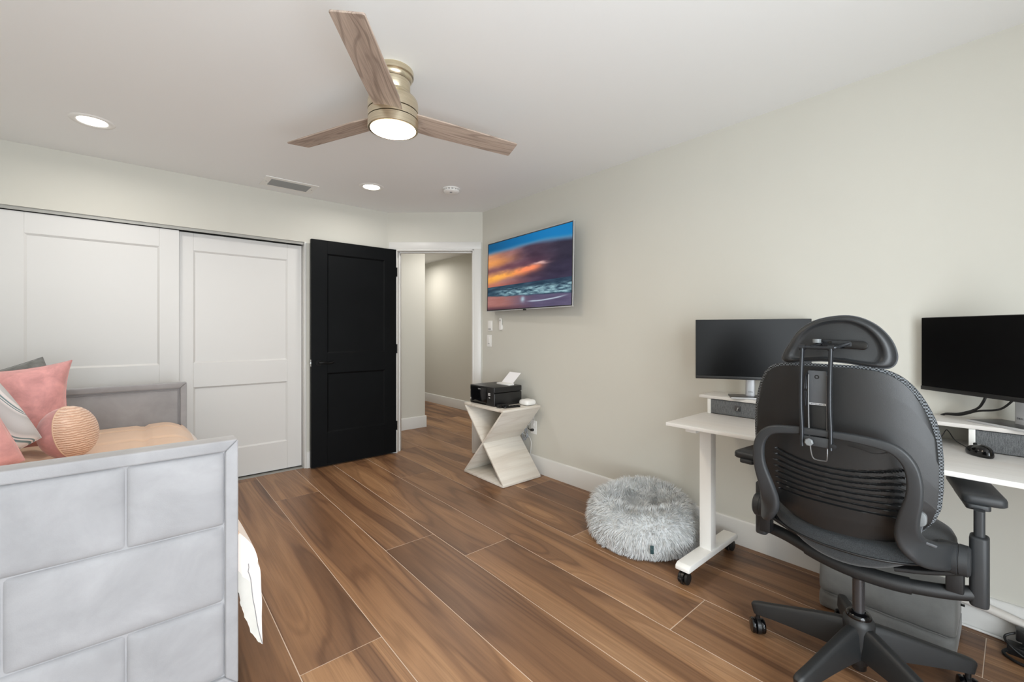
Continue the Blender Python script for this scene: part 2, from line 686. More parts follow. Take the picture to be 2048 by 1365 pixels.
# fur of the pet bed
m = NT('fur_grey')
co = m.coords()
n = m.noise(co, 26, 3)
m.set(col=m.ramp(n, [(0.3, rgb(196, 198, 198)), (0.7, rgb(226, 227, 227))]), rough=0.8, sheen=0.2)
simple('fur_base', (206, 208, 208), 0.95)

# window glass that lets daylight through
m = NT('window_glass')
tr = m.node('ShaderNodeBsdfTransparent')
gl = m.node('ShaderNodeBsdfGlossy')
gl.inputs['Roughness'].default_value = 0.02
mx = m.node('ShaderNodeMixShader')
mx.inputs[0].default_value = 0.06
m.link(tr.outputs[0], mx.inputs[1])
m.link(gl.outputs[0], mx.inputs[2])
m.link(mx.outputs[0], m.n['Material Output'].inputs[0])

# television picture: colour comes from the mesh attribute written below
m = NT('tv_picture')
at = m.node('ShaderNodeAttribute')
at.attribute_name = 'picture'
m.set(col=(0.01, 0.01, 0.01, 1), rough=0.4, spec=0.06, em=at.outputs['Color'], em_s=0.85)

# ================================================================== the room shell
# ---- floor: grout bed with one object per plank
fl = MB().box((XB - T, YB - T, -0.06), (3.95, 8.1, -0.0012)).build('floor', 'grout', smooth=0)
struct(fl, 'walnut-brown wood-look plank floor with pale thin joints', 'floor')
PW, PL, X0 = 0.3042, 2.42, 0.4275
joints = {0: 1.655, 1: 3.473, 2: 2.29, 3: 1.957, 4: 0.925, 5: 1.727, 6: 0.08, 7: 1.2, 8: 2.0, 9: 0.4, 10: 1.5, 11: 2.3, -1: 2.55, -2: 0.7, -3: 1.9, -4: 0.2, -5: 1.1}
random.seed(4)
plank_meshes = {}
GAP = 0.0027
for k in range(-5, 12):
    xa, xb = max(X0 + k * PW, XB - 0.02), min(X0 + (k + 1) * PW, 3.86)
    if xb - xa < 0.03:
        continue
    y_lo, y_hi = -1.02, (4.84 if xb < 1.9 else 8.05 if xb > 2.6 else 5.0)
    spans = []
    if xa < XR - 0.02 < xb:            # the column under the right wall: narrow in the room, full in the hall
        spans = [(xa, XR + 0.05, y_lo, 2.6), (xa, xb, 2.6, y_hi)]
    elif xa > XR - 0.02:
        spans = [(xa, xb, 2.55, y_hi)]
    else:
        spans = [(xa, xb, y_lo, y_hi)]
    for (sx0, sx1, sy0, sy1) in spans:
        j = joints[k] - 4 * PL
        while j < sy1:
            a, b = max(j, sy0), min(j + PL, sy1)
            if b - a > 0.05:
                key = (round(sx1 - sx0, 3), round(b - a, 3))
                w2, l2 = (sx1 - sx0) / 2 - GAP / 2, (b - a) / 2 - GAP / 2
                if key not in plank_meshes:
                    o = MB().box((-w2, -l2, -0.010), (w2, l2, 0)).build('plank', 'floor_wood', None, bevel=0.0012, seg=1)
                    plank_meshes[key] = o.data
                else:
                    o = bpy.data.objects.new('plank', plank_meshes[key])
                    C.objects.link(o)
                o.parent = fl
                o.location = ((sx0 + sx1) / 2, (a + b) / 2, random.uniform(-0.0006, 0))
            j += PL

# ---- ceiling
VX, VY, VA, VB = 0.925, 3.88, 0.147, 0.082          # air vent opening
cl = MB()
cl.box((XB - T, YB - T, ZC), (3.95, VY - VB, ZC + 0.1)).box((XB - T, VY + VB, ZC), (3.95, 8.1, ZC + 0.1))
cl.box((XB - T, VY - VB, ZC), (VX - VA, VY + VB, ZC + 0.1)).box((VX + VA, VY - VB, ZC), (3.95, VY + VB, ZC + 0.1))
struct(cl.build('ceiling', 'ceiling_paint', smooth=0), 'smooth white painted ceiling', 'ceiling')

# ---- walls
CLX0, CLX1, CLZ = -0.69, 1.11, 2.0215     # closet opening
w = MB()
w.box((XB - T, YL, 0), (CLX0, YL + 0.11, ZC)).box((CLX0, YL, CLZ), (CLX1, YL + 0.11, ZC)).box((CLX1, YL, 0), (CH0.x + 0.06, YL + 0.11, ZC))
struct(w.build('wall_left', 'wall_paint', smooth=0), 'off-white wall around the sliding closet doors', 'wall')
w = MB()
w.box((CLX0 - 0.3, 4.80, 0), (1.83, 4.90, ZC)).box((CLX0 - 0.36, YL + 0.11, 0), (CLX0 - 0.26, 4.9, ZC)).box((1.62, YL + 0.11, 0), (1.72, 4.9, ZC))
struct(w.build('wall_closet', 'wall_paint', smooth=0), 'inner walls of the closet behind the sliding doors', 'wall')
struct(MB().box((XR, YB - T, 0), (XR + T, CH1.y + 0.02, ZC)).build('wall_right', 'wall_paint', smooth=0), 'long off-white wall carrying the television', 'wall')

# wall behind the camera with an unseen window made door-height for its light, and wall behind the daybed
WB = (-0.82, 1.22, 0.02, 2.08)      # x0 x1 z0 z1
w = MB()
w.box((XB - T, YB - T, 0), (WB[0], YB, ZC)).box((WB[1], YB - T, 0), (XR, YB, ZC)).box((WB[0], YB - T, 0), (WB[1], YB, WB[2])).box((WB[0], YB - T, WB[3]), (WB[1], YB, ZC))
struct(w.build('wall_back', 'wall_paint', smooth=0), 'off-white window wall opposite the sliding closet doors', 'wall')
w = MB().box((XB - T, YB, 0), (XB, YL, ZC))
struct(w.build('wall_bed', 'wall_paint', smooth=0), 'off-white wall behind the daybed', 'wall')


def window(name, m, W, H, label):
    fr = MB()
    for lo, hi in (((0, 0, 0), (W, .06, .05)), ((0, 0, H - .05), (W, .06, H)), ((0, 0, .05), (.05, .06, H - .05)), ((W - .05, 0, .05), (W, .06, H - .05)), ((W / 2 - .025, 0, .05), (W / 2 + .025, .06, H - .05))):
        fr.box(lo, hi, m)
    o = struct(fr.build(name, 'white_trim', smooth=0), label, 'window')
    for a, b in ((.05, W / 2 - .025), (W / 2 + .025, W - .05)):
        MB().box((a, .028, .05), (b, .032, H - .05), m).build('pane', 'window_glass', o, smooth=0)


window('window_1', Matrix.Translation((WB[0], YB - 0.08, WB[2])), WB[1] - WB[0], WB[3] - WB[2], 'unseen white framed window, shaped door-height for its light, opposite the closet')

# corner wall with the doorway
tdir = (CH1 - CH0).normalized()
CL = (CH1 - CH0).length
ndir = Vector((-tdir.y, tdir.x, 0))       # into the hall
CM = Matrix(((tdir.x, ndir.x, 0, CH0.x), (tdir.y, ndir.y, 0, CH0.y), (0, 0, 1, 0), (0, 0, 0, 1)))
OA, OB, OZ = 0.085, CL - 0.085, 2.05
w = MB()
w.box((0, 0, 0), (OA, T, ZC), CM).box((OB, 0, 0), (CL, T, ZC), CM).box((OA, 0, OZ), (OB, T, ZC), CM)
struct(w.build('wall_corner', 'wall_paint', smooth=0), 'short angled wall with the open doorway', 'wall')

# hall beyond
struct(MB().box((1.85, YL + 0.11, 0), (1.95, 4.96, ZC)).build('wall_hall_end', 'hall_paint', smooth=0), 'short hall wall beside the closet', 'wall')
struct(MB().box((1.85, 4.95, 0), (2.77, 5.07, ZC)).box((2.65, 5.07, 0), (2.77, 8.1, ZC)).build('wall_hall_left', 'hall_paint', smooth=0), 'white hall wall corner seen through the doorway', 'wall')
struct(MB().box((3.83, 2.5, 0), (3.95, 8.1, ZC)).build('wall_hall_right', 'hall_paint', smooth=0), 'long pale hall wall beyond the doorway', 'wall')
struct(MB().box((2.65, 8.0, 0), (3.95, 8.12, ZC)).build('wall_hall_back', 'hall_paint', smooth=0), 'far end wall of the hall', 'wall')
struct(MB().box((XR + T, 2.4, 0), (3.95, 2.52, ZC)).build('wall_hall_front', 'hall_paint', smooth=0), 'hall end wall behind the television wall', 'wall')

# baseboards
BH, BT = 0.145, 0.015


def bprof(h=BH, t=BT):
    return [(0, 0), (t, 0), (t, h - 0.012), (t - 0.004, h - 0.003), (t - 0.008, h), (0, h)]


def baseboard(name, a, b, inward, label):
    a, b, n = Vector(a), Vector(b), Vector(inward).normalized()
    pts = [a + n * x + Vector((0, 0, z)) for x, z in bprof()]
    return struct(MB().prism(pts, b - a).build(name, 'white_trim'), label, 'baseboard')


baseboard('baseboard_right', (XR, YB, 0), (XR, CH1.y - 0.01, 0), (-1, 0, 0), 'white baseboard along the television wall')
baseboard('baseboard_left', (CLX1 + 0.012, YL, 0), (CH0.x - 0.02, YL, 0), (0, -1, 0), 'short white baseboard behind the open black door')
baseboard('baseboard_hall_left', (1.95, 4.95, 0), (2.77 + BT, 4.95, 0), (0, -1, 0), 'white baseboard on the hall wall corner')
baseboard('baseboard_hall_side', (2.77, 4.95, 0), (2.77, 8.0, 0), (1, 0, 0), 'white baseboard running down the hall')
baseboard('baseboard_hall_right', (3.83, 2.52, 0), (3.83, 8.0, 0), (-1, 0, 0), 'white baseboard along the far hall wall')
baseboard('baseboard_bed', (XB, YB, 0), (XB, YL, 0), (1, 0, 0), 'white baseboard behind the daybed')
baseboard('baseboard_back', (WB[1] + 0.01, YB, 0), (XR, YB, 0), (0, 1, 0), 'white baseboard beside the unseen door-height window')

# ---- doorway casing and jamb
cas = MB()
CW = 0.072
cas.box((OA - CW, -0.018, 0), (OA, 0, OZ), CM).box((OB, -0.018, 0), (OB + CW, 0, OZ), CM).box((OA - CW, -0.018, OZ), (OB + CW, 0, OZ + CW), CM)
o = struct(cas.build('trim_1', 'white_trim', bevel=0.003), 'white flat casing around the doorway to the hall', 'door casing')
jm = MB().box((OA, -0.018, 0), (OA + 0.016, T + 0.018, OZ), CM).box((OB - 0.016, -0.018, 0), (OB, T + 0.018, OZ), CM).box((OA, -0.018, OZ - 0.016), (OB, T + 0.018, OZ), CM)
jm.box((OA + 0.016, 0.045, 0), (OA + 0.028, 0.08, OZ - 0.016), CM).box((OB - 0.028, 0.045, 0), (OB - 0.016, 0.08, OZ - 0.016), CM).box((OA + 0.016, 0.045, OZ - 0.028), (OB - 0.016, 0.08, OZ - 0.016), CM)
jm.build('jamb', 'white_trim', o, bevel=0.0015)
MB().box((OB - 0.018, 0.005, 0.90), (OB - 0.0155, 0.035, 0.965), CM).build('strike_plate', 'black_metal', o)


def shaker(name, m, W, H, D, px0, px1, zs, mat, label, rec=0.010):
    """two-panel door; local x = width, y = depth (front at 0), z = up."""
    fr = MB()
    fr.box((0, 0, 0), (px0, D, H), m).box((px1, 0, 0), (W, D, H), m)
    edges = [0] + [z for p in zs for z in p] + [H]
    for a, b in zip(edges[::2], edges[1::2]):
        fr.box((px0, 0, a), (px1, D, b), m)
    o = struct(fr.build(name, mat, bevel=0.0012, seg=1), label, 'door')
    for (a, b) in zs:
        p = MB()
        c = 0.012
        ring_o = [(px0, 0, a), (px1, 0, a), (px1, 0, b), (px0, 0, b)]
        O = [Vector((x, 0.001, z)) for x, _, z in ring_o]
        I = [Vector((px0 + c, rec, a + c)), Vector((px1 - c, rec, a + c)), Vector((px1 - c, rec, b - c)), Vector((px0 + c, rec, b - c))]
        Bk = [Vector((x, D - 0.002, z)) for x, _, z in ring_o]
        P = [m @ q for q in O + I + Bk]
        p.add(P, [(0, 1, 5, 4), (1, 2, 6, 5), (2, 3, 7, 6), (3, 0, 4, 7), (4, 5, 6, 7), (11, 10, 9, 8), (0, 8, 9, 1), (1, 9, 10, 2), (2, 10, 11, 3), (3, 11, 8, 0)])
        p.build('panel', mat, o, smooth=20)
    return o


# ---- sliding closet doors
Tr = Matrix.Translation
shaker('door_2', Tr((-0.69, YL + 0.028, 0.014)), 0.912, 1.981, 0.035, 0.118, 0.795, [(0.24, 0.768), (0.958, 1.845)], 'door_white', 'white two-panel sliding closet door in front, behind the pillows')
shaker('door_3', Tr((0.195, YL + 0.070, 0.014)), 0.908, 1.981, 0.035, 0.118, 0.79, [(0.24, 0.768), (0.958, 1.845)], 'door_white', 'white two-panel sliding closet door next to the black door')
tk = struct(MB().box((CLX0, YL + 0.012, 1.999), (CLX1, YL + 0.018, CLZ)).box((CLX0, YL + 0.018, 2.013), (CLX1, YL + 0.108, CLZ)).build('trim_2', 'track_grey', smooth=0), 'grey metal track above the sliding closet doors', 'door track')
struct(MB().box((CLX0, YL + 0.02, -0.004), (CLX1, YL + 0.108, 0.004)).build('trim_3', 'track_grey', smooth=0), 'low floor guide under the sliding closet doors', 'door track')
struct(MB().box((CLX1 - 0.004, YL - 0.004, 0), (CLX1 + 0.014, YL + 0.11, CLZ)).build('trim_4', 'white_trim', bevel=0.002), 'white edge trim of the closet opening beside the black door', 'trim')

# ---- black door, swung open against the closet wall
DX0, DX1, DY = 1.143, 1.947, 4.057
bd = shaker('door_1', Tr((DX0, DY, 0.012)), DX1 - DX0, 2.032, 0.036, 0.137, 0.682, [(0.297, 0.834), (1.015, 1.913)], 'door_black', 'black two-panel door standing open beside the closet')
hz, hx = 0.942, DX0 + 0.062
h = MB()
h.lathe([(0, -0.010), (0.026, -0.010), (0.028, -0.006), (0.028, 0.004), (0, 0.004)], 24, Tr((hx, DY - 0.002, hz)) @ Matrix.Rotation(R(90), 4, 'X'))
h.cyl((hx, DY, hz), (hx, DY - 0.05, hz), 0.010, 14)
h.sweep(smooth_path([(hx - 0.008, DY - 0.05, hz), (hx + 0.03, DY - 0.052, hz + 0.002), (hx + 0.07, DY - 0.048, hz - 0.004), (hx + 0.105, DY - 0.046, hz + 0.001), (hx + 0.118, DY - 0.044, hz + 0.004)], 5), rrect(0.012, 0.018, 0.005))
h.build('door_handle', 'black_metal', bd)
MB().box((DX0 - 0.0016, DY + 0.005, hz - 0.03), (DX0 + 0.001, DY + 0.031, hz + 0.03)).box((DX0 - 0.010, DY + 0.011, hz - 0.009), (DX0, DY + 0.024, hz + 0.009)).build('latch', 'steel', bd)
for z in (0.28, 1.05, 1.82):
    MB().cyl((DX1 + 0.004, DY - 0.003, z - 0.045), (DX1 + 0.004, DY - 0.003, z + 0.045), 0.006, 10).box((DX1 - 0.001, DY, z - 0.045), (DX1 + 0.002, DY + 0.03, z + 0.045)).build('hinge', 'black_metal', bd)

# ---- recessed ceiling lights
def downlight(x, y, label, lamp, power=5, col=(1, 0.96, 0.9), mat='lens_white'):
    t = thing('recessed_light', label, 'ceiling light', (x, y, ZC), 0, 'recessed ceiling lights')
    MB().lathe([(0.066, 0.004), (0.066, -0.002), (0.074, -0.006), (0.096, -0.004), (0.1, 0.0), (0.1, 0.004)], 40, Tr((x, y, ZC))).build('trim_ring', 'white_plastic', t)
    MB().lathe([(0, -0.0025), (0.067, -0.002), (0.067, 0.003), (0, 0.003)], 32, Tr((x, y, ZC))).build('lens', mat, t)
    d = bpy.data.lights.new(lamp, 'AREA')
    d.shape = 'DISK'
    d.size = 0.13
    d.energy = power
    d.color = col
    d.spread = R(170)
    lo = bpy.data.objects.new(lamp, d)
    C.objects.link(lo)
    lo.location = (0, 0, -0.008)
    lo.parent = t


downlight(-0.21, 3.44, 'round white recessed ceiling light above the daybed', 'recessed_lamp')
downlight(1.455, 3.49, 'round white recessed ceiling light between the vent and the smoke detector', 'recessed_lamp')
# the lit hall: its lamps sit out of sight behind the wall above the doorway and round the hall corner
downlight(2.95, 4.35, 'round white recessed ceiling light in the hall outside the doorway', 'hall_lamp_offscreen', power=11)
downlight(3.25, 6.4, 'round white recessed ceiling light far down the hall', 'hall_end_lamp_offscreen', power=11)

# ---- supply vent
vt = thing('air_vent', 'white louvred ceiling air vent above the closet', 'vent', (VX, VY, ZC))
a, b = 0.195, 0.125
f = MB()
for lo, hi in (((-a, -b), (a, -0.082)), ((-a, 0.082), (a, b)), ((-a, -0.082), (-0.147, 0.082)), ((0.147, -0.082), (a, 0.082))):
    f.box((VX + lo[0], VY + lo[1], ZC - 0.006), (VX + hi[0], VY + hi[1], ZC))
f.build('frame', 'white_plastic', vt, bevel=0.001, seg=1)
du = MB()
zt_ = ZC + 0.30
for lo, hi in (((-VA - .004, -VB - .004, ZC), (-VA, VB + .004, zt_)), ((VA, -VB - .004, ZC), (VA + .004, VB + .004, zt_)), ((-VA, -VB - .004, ZC), (VA, -VB, zt_)), ((-VA, VB, ZC), (VA, VB + .004, zt_)), ((-VA, -VB, zt_ - .004), (VA, VB, zt_))):
    du.box((VX + lo[0], VY + lo[1], lo[2]), (VX + hi[0], VY + hi[1], hi[2]))
du.build('duct', 'duct_metal', vt, smooth=0)
for k in range(9):
    y = VY - 0.074 + k * 0.0185
    mm = Tr((VX, y, ZC - 0.006)) @ Matrix.Rotation(R(-42), 4, 'X')
    MB().box((-0.147, -0.0035, -0.0007), (0.147, 0.0035, 0.0007), mm).build('louvre', 'vent_grey', vt, smooth=0)
for sx in (-0.17, 0.17):
    MB().lathe([(0, -0.0075), (0.004, -0.007), (0.005, -0.005), (0, -0.005)], 10, Tr((VX + sx, VY, ZC))).build('screw', 'gunmetal', vt)

# ---- smoke detector
sx, sy = 1.985, 3.10
sd = thing('smoke_detector', 'round white smoke detector on the ceiling near the doorway', 'smoke detector', (sx, sy, ZC))
MB().lathe([(0, 0), (0.072, 0), (0.072, -0.008), (0.066, -0.010), (0, -0.010)], 40, Tr((sx, sy, ZC))).build('base', 'white_plastic', sd)
MB().lathe([(0, -0.008), (0.044, -0.008), (0.044, -0.020), (0, -0.020)], 40, Tr((sx, sy, ZC))).build('vent_ring', 'vent_grey', sd)
for k in range(14):
    aa = 2 * PI * k / 14
    mm = Tr((sx, sy, ZC)) @ Matrix.Rotation(aa, 4, 'Z')
    MB().box((0.054, -0.006, -0.022), (0.063, 0.006, -0.009), mm).build('rib', 'white_plastic', sd)
MB().lathe([(0, -0.019), (0.066, -0.019), (0.066, -0.026), (0.060, -0.033), (0.045, -0.038), (0, -0.040)], 40, Tr((sx, sy, ZC))).build('cap', 'white_plastic', sd)
MB().lathe([(0, -0.042), (0.010, -0.041), (0.011, -0.037), (0, -0.037)], 16, Tr((sx - 0.02, sy - 0.025, ZC))).build('test_button', 'print_mid', sd)

# ================================================================== ceiling fan
FX, FY = 0.885, 1.875
fan = thing('ceiling_fan', 'brushed brass flush-mount ceiling fan with three wood blades and lit lamp', 'ceiling fan', (FX, FY, ZC))
Fm = Tr((FX, FY, 0))
MB().lathe([(0, ZC), (0.090, ZC), (0.092, ZC - 0.006), (0.092, ZC - 0.026), (0.088, ZC - 0.030), (0.086, ZC - 0.031), (0.086, ZC - 0.038), (0.080, ZC - 0.046), (0.076, ZC - 0.050), (0, ZC - 0.050)], 56, Fm).build('canopy', 'fan_brass', fan)
MB().lathe([(0, ZC - 0.045), (0.058, ZC - 0.045), (0.058, ZC - 0.054), (0, ZC - 0.054)], 40, Fm).build('neck', 'fan_brass', fan)
MB().lathe([(0, ZC - 0.052), (0.076, ZC - 0.052), (0.076, ZC - 0.098), (0.0745, ZC - 0.100), (0.076, ZC - 0.102), (0.078, ZC - 0.112), (0.090, ZC - 0.120), (0.104, ZC - 0.130), (0.111, ZC - 0.142), (0.113, ZC - 0.155), (0.113, ZC - 0.192), (0, ZC - 0.192)], 56, Fm).build('motor_housing', 'fan_brass', fan)
MB().lathe([(0, ZC - 0.190), (0.088, ZC - 0.190), (0.088, ZC - 0.250), (0, ZC - 0.250)], 40, Fm).build('rotor_core', 'fan_brass', fan)
MB().lathe([(0, ZC - 0.197), (0.113, ZC - 0.197), (0.113, ZC - 0.228), (0, ZC - 0.228)], 56, Fm).build('rotor_ring', 'fan_brass', fan)
MB().lathe([(0, ZC - 0.232), (0.113, ZC - 0.232), (0.113, ZC - 0.270), (0.111, ZC - 0.272), (0.104, ZC - 0.272), (0, ZC - 0.262)], 56, Fm).build('lamp_housing', 'fan_brass', fan)
MB().lathe([(0, ZC - 0.281), (0.04, ZC - 0.2805), (0.085, ZC - 0.278), (0.100, ZC - 0.274), (0.106, ZC - 0.268), (0, ZC - 0.268)], 48, Fm).build('lamp_lens', 'lens_warm', fan)
d = bpy.data.lights.new('fan_lamp', 'AREA')
d.shape = 'DISK'
d.size = 0.20
d.energy = 10
d.color = (1, 0.86, 0.68)
lo = bpy.data.objects.new('fan_lamp', d)
C.objects.link(lo)
lo.parent = fan
lo.location = (0, 0, -0.29)
bz = ZC - 0.212
for ang in (-7.5, 112.5, 232.5):
    out = [(0.085, -0.066), (0.30, -0.066), (0.645, -0.060), (0.652, -0.056), (0.668, 0.052), (0.664, 0.059), (0.55, 0.062), (0.20, 0.068), (0.085, 0.060)]
    ob = MB().prism([(x, y, -0.0035) for x, y in out], (0, 0, 0.007)).build('blade', 'fan_wood', None, bevel=0.0015, seg=1)
    ob.parent = fan
    ob.location = (0, 0, bz - ZC)
    ob.rotation_euler = Euler((R(-9), 0, R(ang)), 'XYZ')

# ================================================================== television
TVY0, TVY1, TVZ0, TVZ1 = 2.178, 3.312, 1.418, 2.060
tvc = Vector((2.50, (TVY0 + TVY1) / 2, (TVZ0 + TVZ1) / 2))
tv = thing('television', 'flat wall-mounted television showing a sunset over the sea', 'television', (tvc.x, tvc.y, TVZ0), 0)
W, H = TVY1 - TVY0, TVZ1 - TVZ0
# local frame: u runs along the wall towards the camera side (screen right), z up, front is -n
TM = Tr(tvc) @ Matrix.Rotation(R(-3.0), 4, 'Z') @ Matrix.Rotation(R(1.2), 4, 'Y')
def tvbox(y0, y1, z0, z1, x0, x1):
    return MB().box((x0, y0, z0), (x1, y1, z1), TM)
tvbox(-W / 2, W / 2, -H / 2, H / 2, 0.002, 0.020).build('back_panel', 'black_plastic', tv, bevel=0.003)
tvbox(-0.40, 0.40, -H / 2 + 0.03, 0.06, 0.018, 0.055).build('electronics_box', 'black_plastic', tv, bevel=0.008)
fr = MB()
e = 0.004
for q in ((-W / 2 - e, W / 2 + e, H / 2, H / 2 + e), (-W / 2 - e, W / 2 + e, -H / 2 - e * 1.8, -H / 2), (-W / 2 - e, -W / 2, -H / 2, H / 2), (W / 2, W / 2 + e, -H / 2, H / 2)):
    fr.box((0.0, q[0], q[2]), (0.011, q[1], q[3]), TM)
fr.build('silver_edge', 'silver_plastic', tv, smooth=0)
bz_ = MB()
bw = 0.007
for q in ((-W / 2, W / 2, H / 2 - bw, H / 2), (-W / 2, W / 2, -H / 2, -H / 2 + bw), (-W / 2, -W / 2 + bw, -H / 2, H / 2), (W / 2 - bw, W / 2, -H / 2, H / 2)):
    bz_.box((-0.001, q[0], q[2]), (0.004, q[1], q[3]), TM)
bz_.build('bezel', 'bezel', tv, smooth=0)
MB().box((-0.003, -0.018, -H / 2 - 0.014), (0.008, 0.018, -H / 2 - 0.002), TM).build('sensor_tab', 'bezel', tv, bevel=0.001)
MB().box((0.05, -0.2, -0.12), (XR - tvc.x + 0.004, 0.2, 0.12), TM).build('wall_mount', 'black_metal', tv, smooth=0)


def fbm(x, y, oct_=4, seed=0.0):
    a, s, f = 0.0, 0.5, 1.0
    for _ in range(oct_):
        a += s * mnoise.noise((x * f + seed, y * f - seed * 1.7, seed * 0.37))
        s *= 0.5
        f *= 2.05
    return a


def lerp3(a, b, t):
    t = max(0.0, min(1.0, t))
    return [p + (q - p) * t for p, q in zip(a, b)]


def sstep(a, b, x):
    t = max(0.0, min(1.0, (x - a) / (b - a)))
    return t * t * (3 - 2 * t)


def picture(u, v):
    """sunset over the surf; u left to right, v bottom to top; sRGB 0-255."""
    hor = 0.345
    if v > hor:
        n = fbm(u * 2.2, v * 5.0, 5, 3.1)
        n2 = fbm(u * 5.0, v * 11.0, 5, 8.4)
        c = lerp3((4, 96, 150), (0, 122, 186), sstep(0.1, 0.9, u))
        c = lerp3(c, (2, 78, 118), sstep(0.30, 0.0, u) * 0.6)
        edge = 0.845 - 0.03 * u + 0.035 * n + 0.02 * math.sin(u * 3)
        hi = sstep(edge + 0.07, edge, v) * sstep(edge - 0.10, edge - 0.02, v)
        cl = lerp3((206, 140, 104), (150, 104, 104), sstep(0.0, 0.30, u))
        cl = lerp3(cl, (70, 52, 70), sstep(0.25, 0.62, u + n * 0.25))
        cl = lerp3(cl, (44, 40, 60), sstep(0.60, 0.95, u))
        # glow under the cloud at the left
        g = math.exp(-((v - (0.70 + n * 0.10)) / 0.085) ** 2) * sstep(0.52, 0.0, u)
        cl = lerp3(cl, (232, 152, 82), g * 0.95)
        dk = math.exp(-((v - (0.59 + 0.05 * u + n * 0.05)) / 0.05) ** 2) * sstep(0.95, 0.4, u)
        cl = lerp3(cl, (104, 66, 84), dk * 0.75)
        # bright band
        bv = 0.455 + 0.11 * u + n2 * 0.07
        br = math.exp(-((v - bv) / (0.058 - 0.02 * u)) ** 2) * sstep(0.80, 0.55, u)
        bc = lerp3((255, 178, 78), (250, 140, 96), sstep(0.15, 0.6, u + n2 * 0.3))
        cl = lerp3(cl, bc, min(1.0, br * (0.95 + n2 * 0.9)))
        sp = math.exp(-((v - (0.575 + n2 * 0.05)) / 0.02) ** 2) * math.exp(-((u - 0.68) / 0.09) ** 2)
        cl = lerp3(cl, (246, 196, 184), sp * 0.9)
        # low rose haze and rain curtain
        low = sstep(hor + 0.09, hor, v)
        cl = lerp3(cl, lerp3((190, 110, 96), (66, 56, 84), sstep(0.1, 0.75, u)), low * 0.75)
        rn = sstep(0.62, 0.86, u + n * 0.2) * sstep(0.62, 0.50, v)
        cl = lerp3(cl, (52, 46, 70), rn * 0.8)
        cl = [x + n2 * 26 for x in cl]
        t = sstep(edge + 0.03, edge - 0.04, v)
        c = lerp3(c, (150, 150, 170), hi * 0.6)
        c = lerp3(c, cl, t)
    else:
        n = fbm(u * 7.0, v * 34.0, 5, 1.7)
        n2 = fbm(u * 16.0, v * 60.0, 4, 5.5)
        c = lerp3((46, 74, 92), (40, 62, 84), u)
        c = [x + n * 46 for x in c]
        shore = 0.205 - 0.06 * u + 0.02 * fbm(u * 5, 0.2, 3, 2.2)
        foam = sstep(shore - 0.005, shore + 0.02, v) * sstep(0.315, 0.27, v)
        c = lerp3(c, (158, 196, 204), min(1.0, max(0.0, foam * (0.55 + 1.6 * n2 + 0.8 * n)) * sstep(0.02, 0.3, u)))
        wv = math.exp(-((v - 0.285 - 0.015 * math.sin(u * 13)) / 0.012) ** 2) * (0.5 + n)
        c = lerp3(c, (26, 44, 62), max(0.0, min(1.0, wv)))
        sand = lerp3((168, 112, 106), (92, 84, 112), sstep(0.15, 0.65, u + n * 0.1))
        sand = [x + n * 18 for x in sand]
        sand = lerp3(sand, (70, 46, 60), sstep(0.07, 0.0, v) * sstep(0.75, 0.2, u) * 0.8)
        c = lerp3(c, sand, sstep(shore + 0.012, shore - 0.012, v))
        cv = 0.085 + 0.09 * (u - 0.62) ** 2 * 4 + 0.004 * n
        fo = math.exp(-((v - cv) / 0.008) ** 2) * sstep(0.50, 0.60, u) * sstep(1.0, 0.85, u)
        c = lerp3(c, (196, 212, 226), fo)
        fo2 = math.exp(-(((u - 0.475) / 0.025) ** 2 + ((v - 0.115 - n * 0.05) / 0.035) ** 2))
        c = lerp3(c, (176, 206, 220), fo2 * 0.9)
    return [max(0, min(255, x)) for x in c]


NU, NV = 280, 158
sc = MB().grid(lambda i, j: (0.0012, (0.5 - i) * (W - 2 * bw), (j - 0.5) * (H - 2 * bw)), NU, NV, TM).build('screen', 'tv_picture', tv, smooth=0, recalc=False)
at = sc.data.color_attributes.new('picture', 'FLOAT_COLOR', 'POINT')
buf = []
for j in range(NV + 1):
    for i in range(NU + 1):
        p = picture(i / NU, j / NV)
        buf += [lin(p[0]), lin(p[1]), lin(p[2]), 1.0]
at.data.foreach_set('color', buf)

# ================================================================== wall controls
def plate(name, y, z, hw, hh, label, cat):
    t = thing(name, label, cat, (XR, y, z))
    MB().box((XR - 0.006, y - hw, z - hh), (XR, y + hw, z + hh)).build('plate', 'white_plastic', t, bevel=0.002)
    return t


t = plate('light_switch', 3.389, 1.131, 0.036, 0.058, 'white wall switch plate low beside the doorway', 'light switch')
MB().box((XR - 0.009, 3.389 - 0.017, 1.131 - 0.034), (XR - 0.004, 3.389 + 0.017, 1.131 + 0.034)).build('rocker', 'white_plastic', t, bevel=0.0015)
MB().box((XR - 0.0095, 3.389 - 0.014, 1.131 - 0.030), (XR - 0.008, 3.389 + 0.014, 1.131 - 0.026)).build('level_lights', 'print_mid', t, smooth=0)
t = plate('fan_control', 3.375, 1.279, 0.036, 0.050, 'white square wall control between the switch and the television', 'wall control')
MB().box((XR - 0.009, 3.375 - 0.026, 1.279 - 0.040), (XR - 0.004, 3.375 + 0.026, 1.279 + 0.040)).build('face', 'white_plastic', t, bevel=0.0015)
MB().box((XR - 0.0102, 3.375 - 0.020, 1.279 - 0.034), (XR - 0.0085, 3.375 + 0.020, 1.279 - 0.029)).build('slider_slot', 'print_dark', t, smooth=0)
t = thing('fan_remote', 'white oval remote control in a wall cradle below the television', 'remote control', (XR, 3.201, 1.296))
mm = Tr((XR - 0.016, 3.201, 1.292)) @ Matrix.Rotation(R(-90), 4, 'Y')
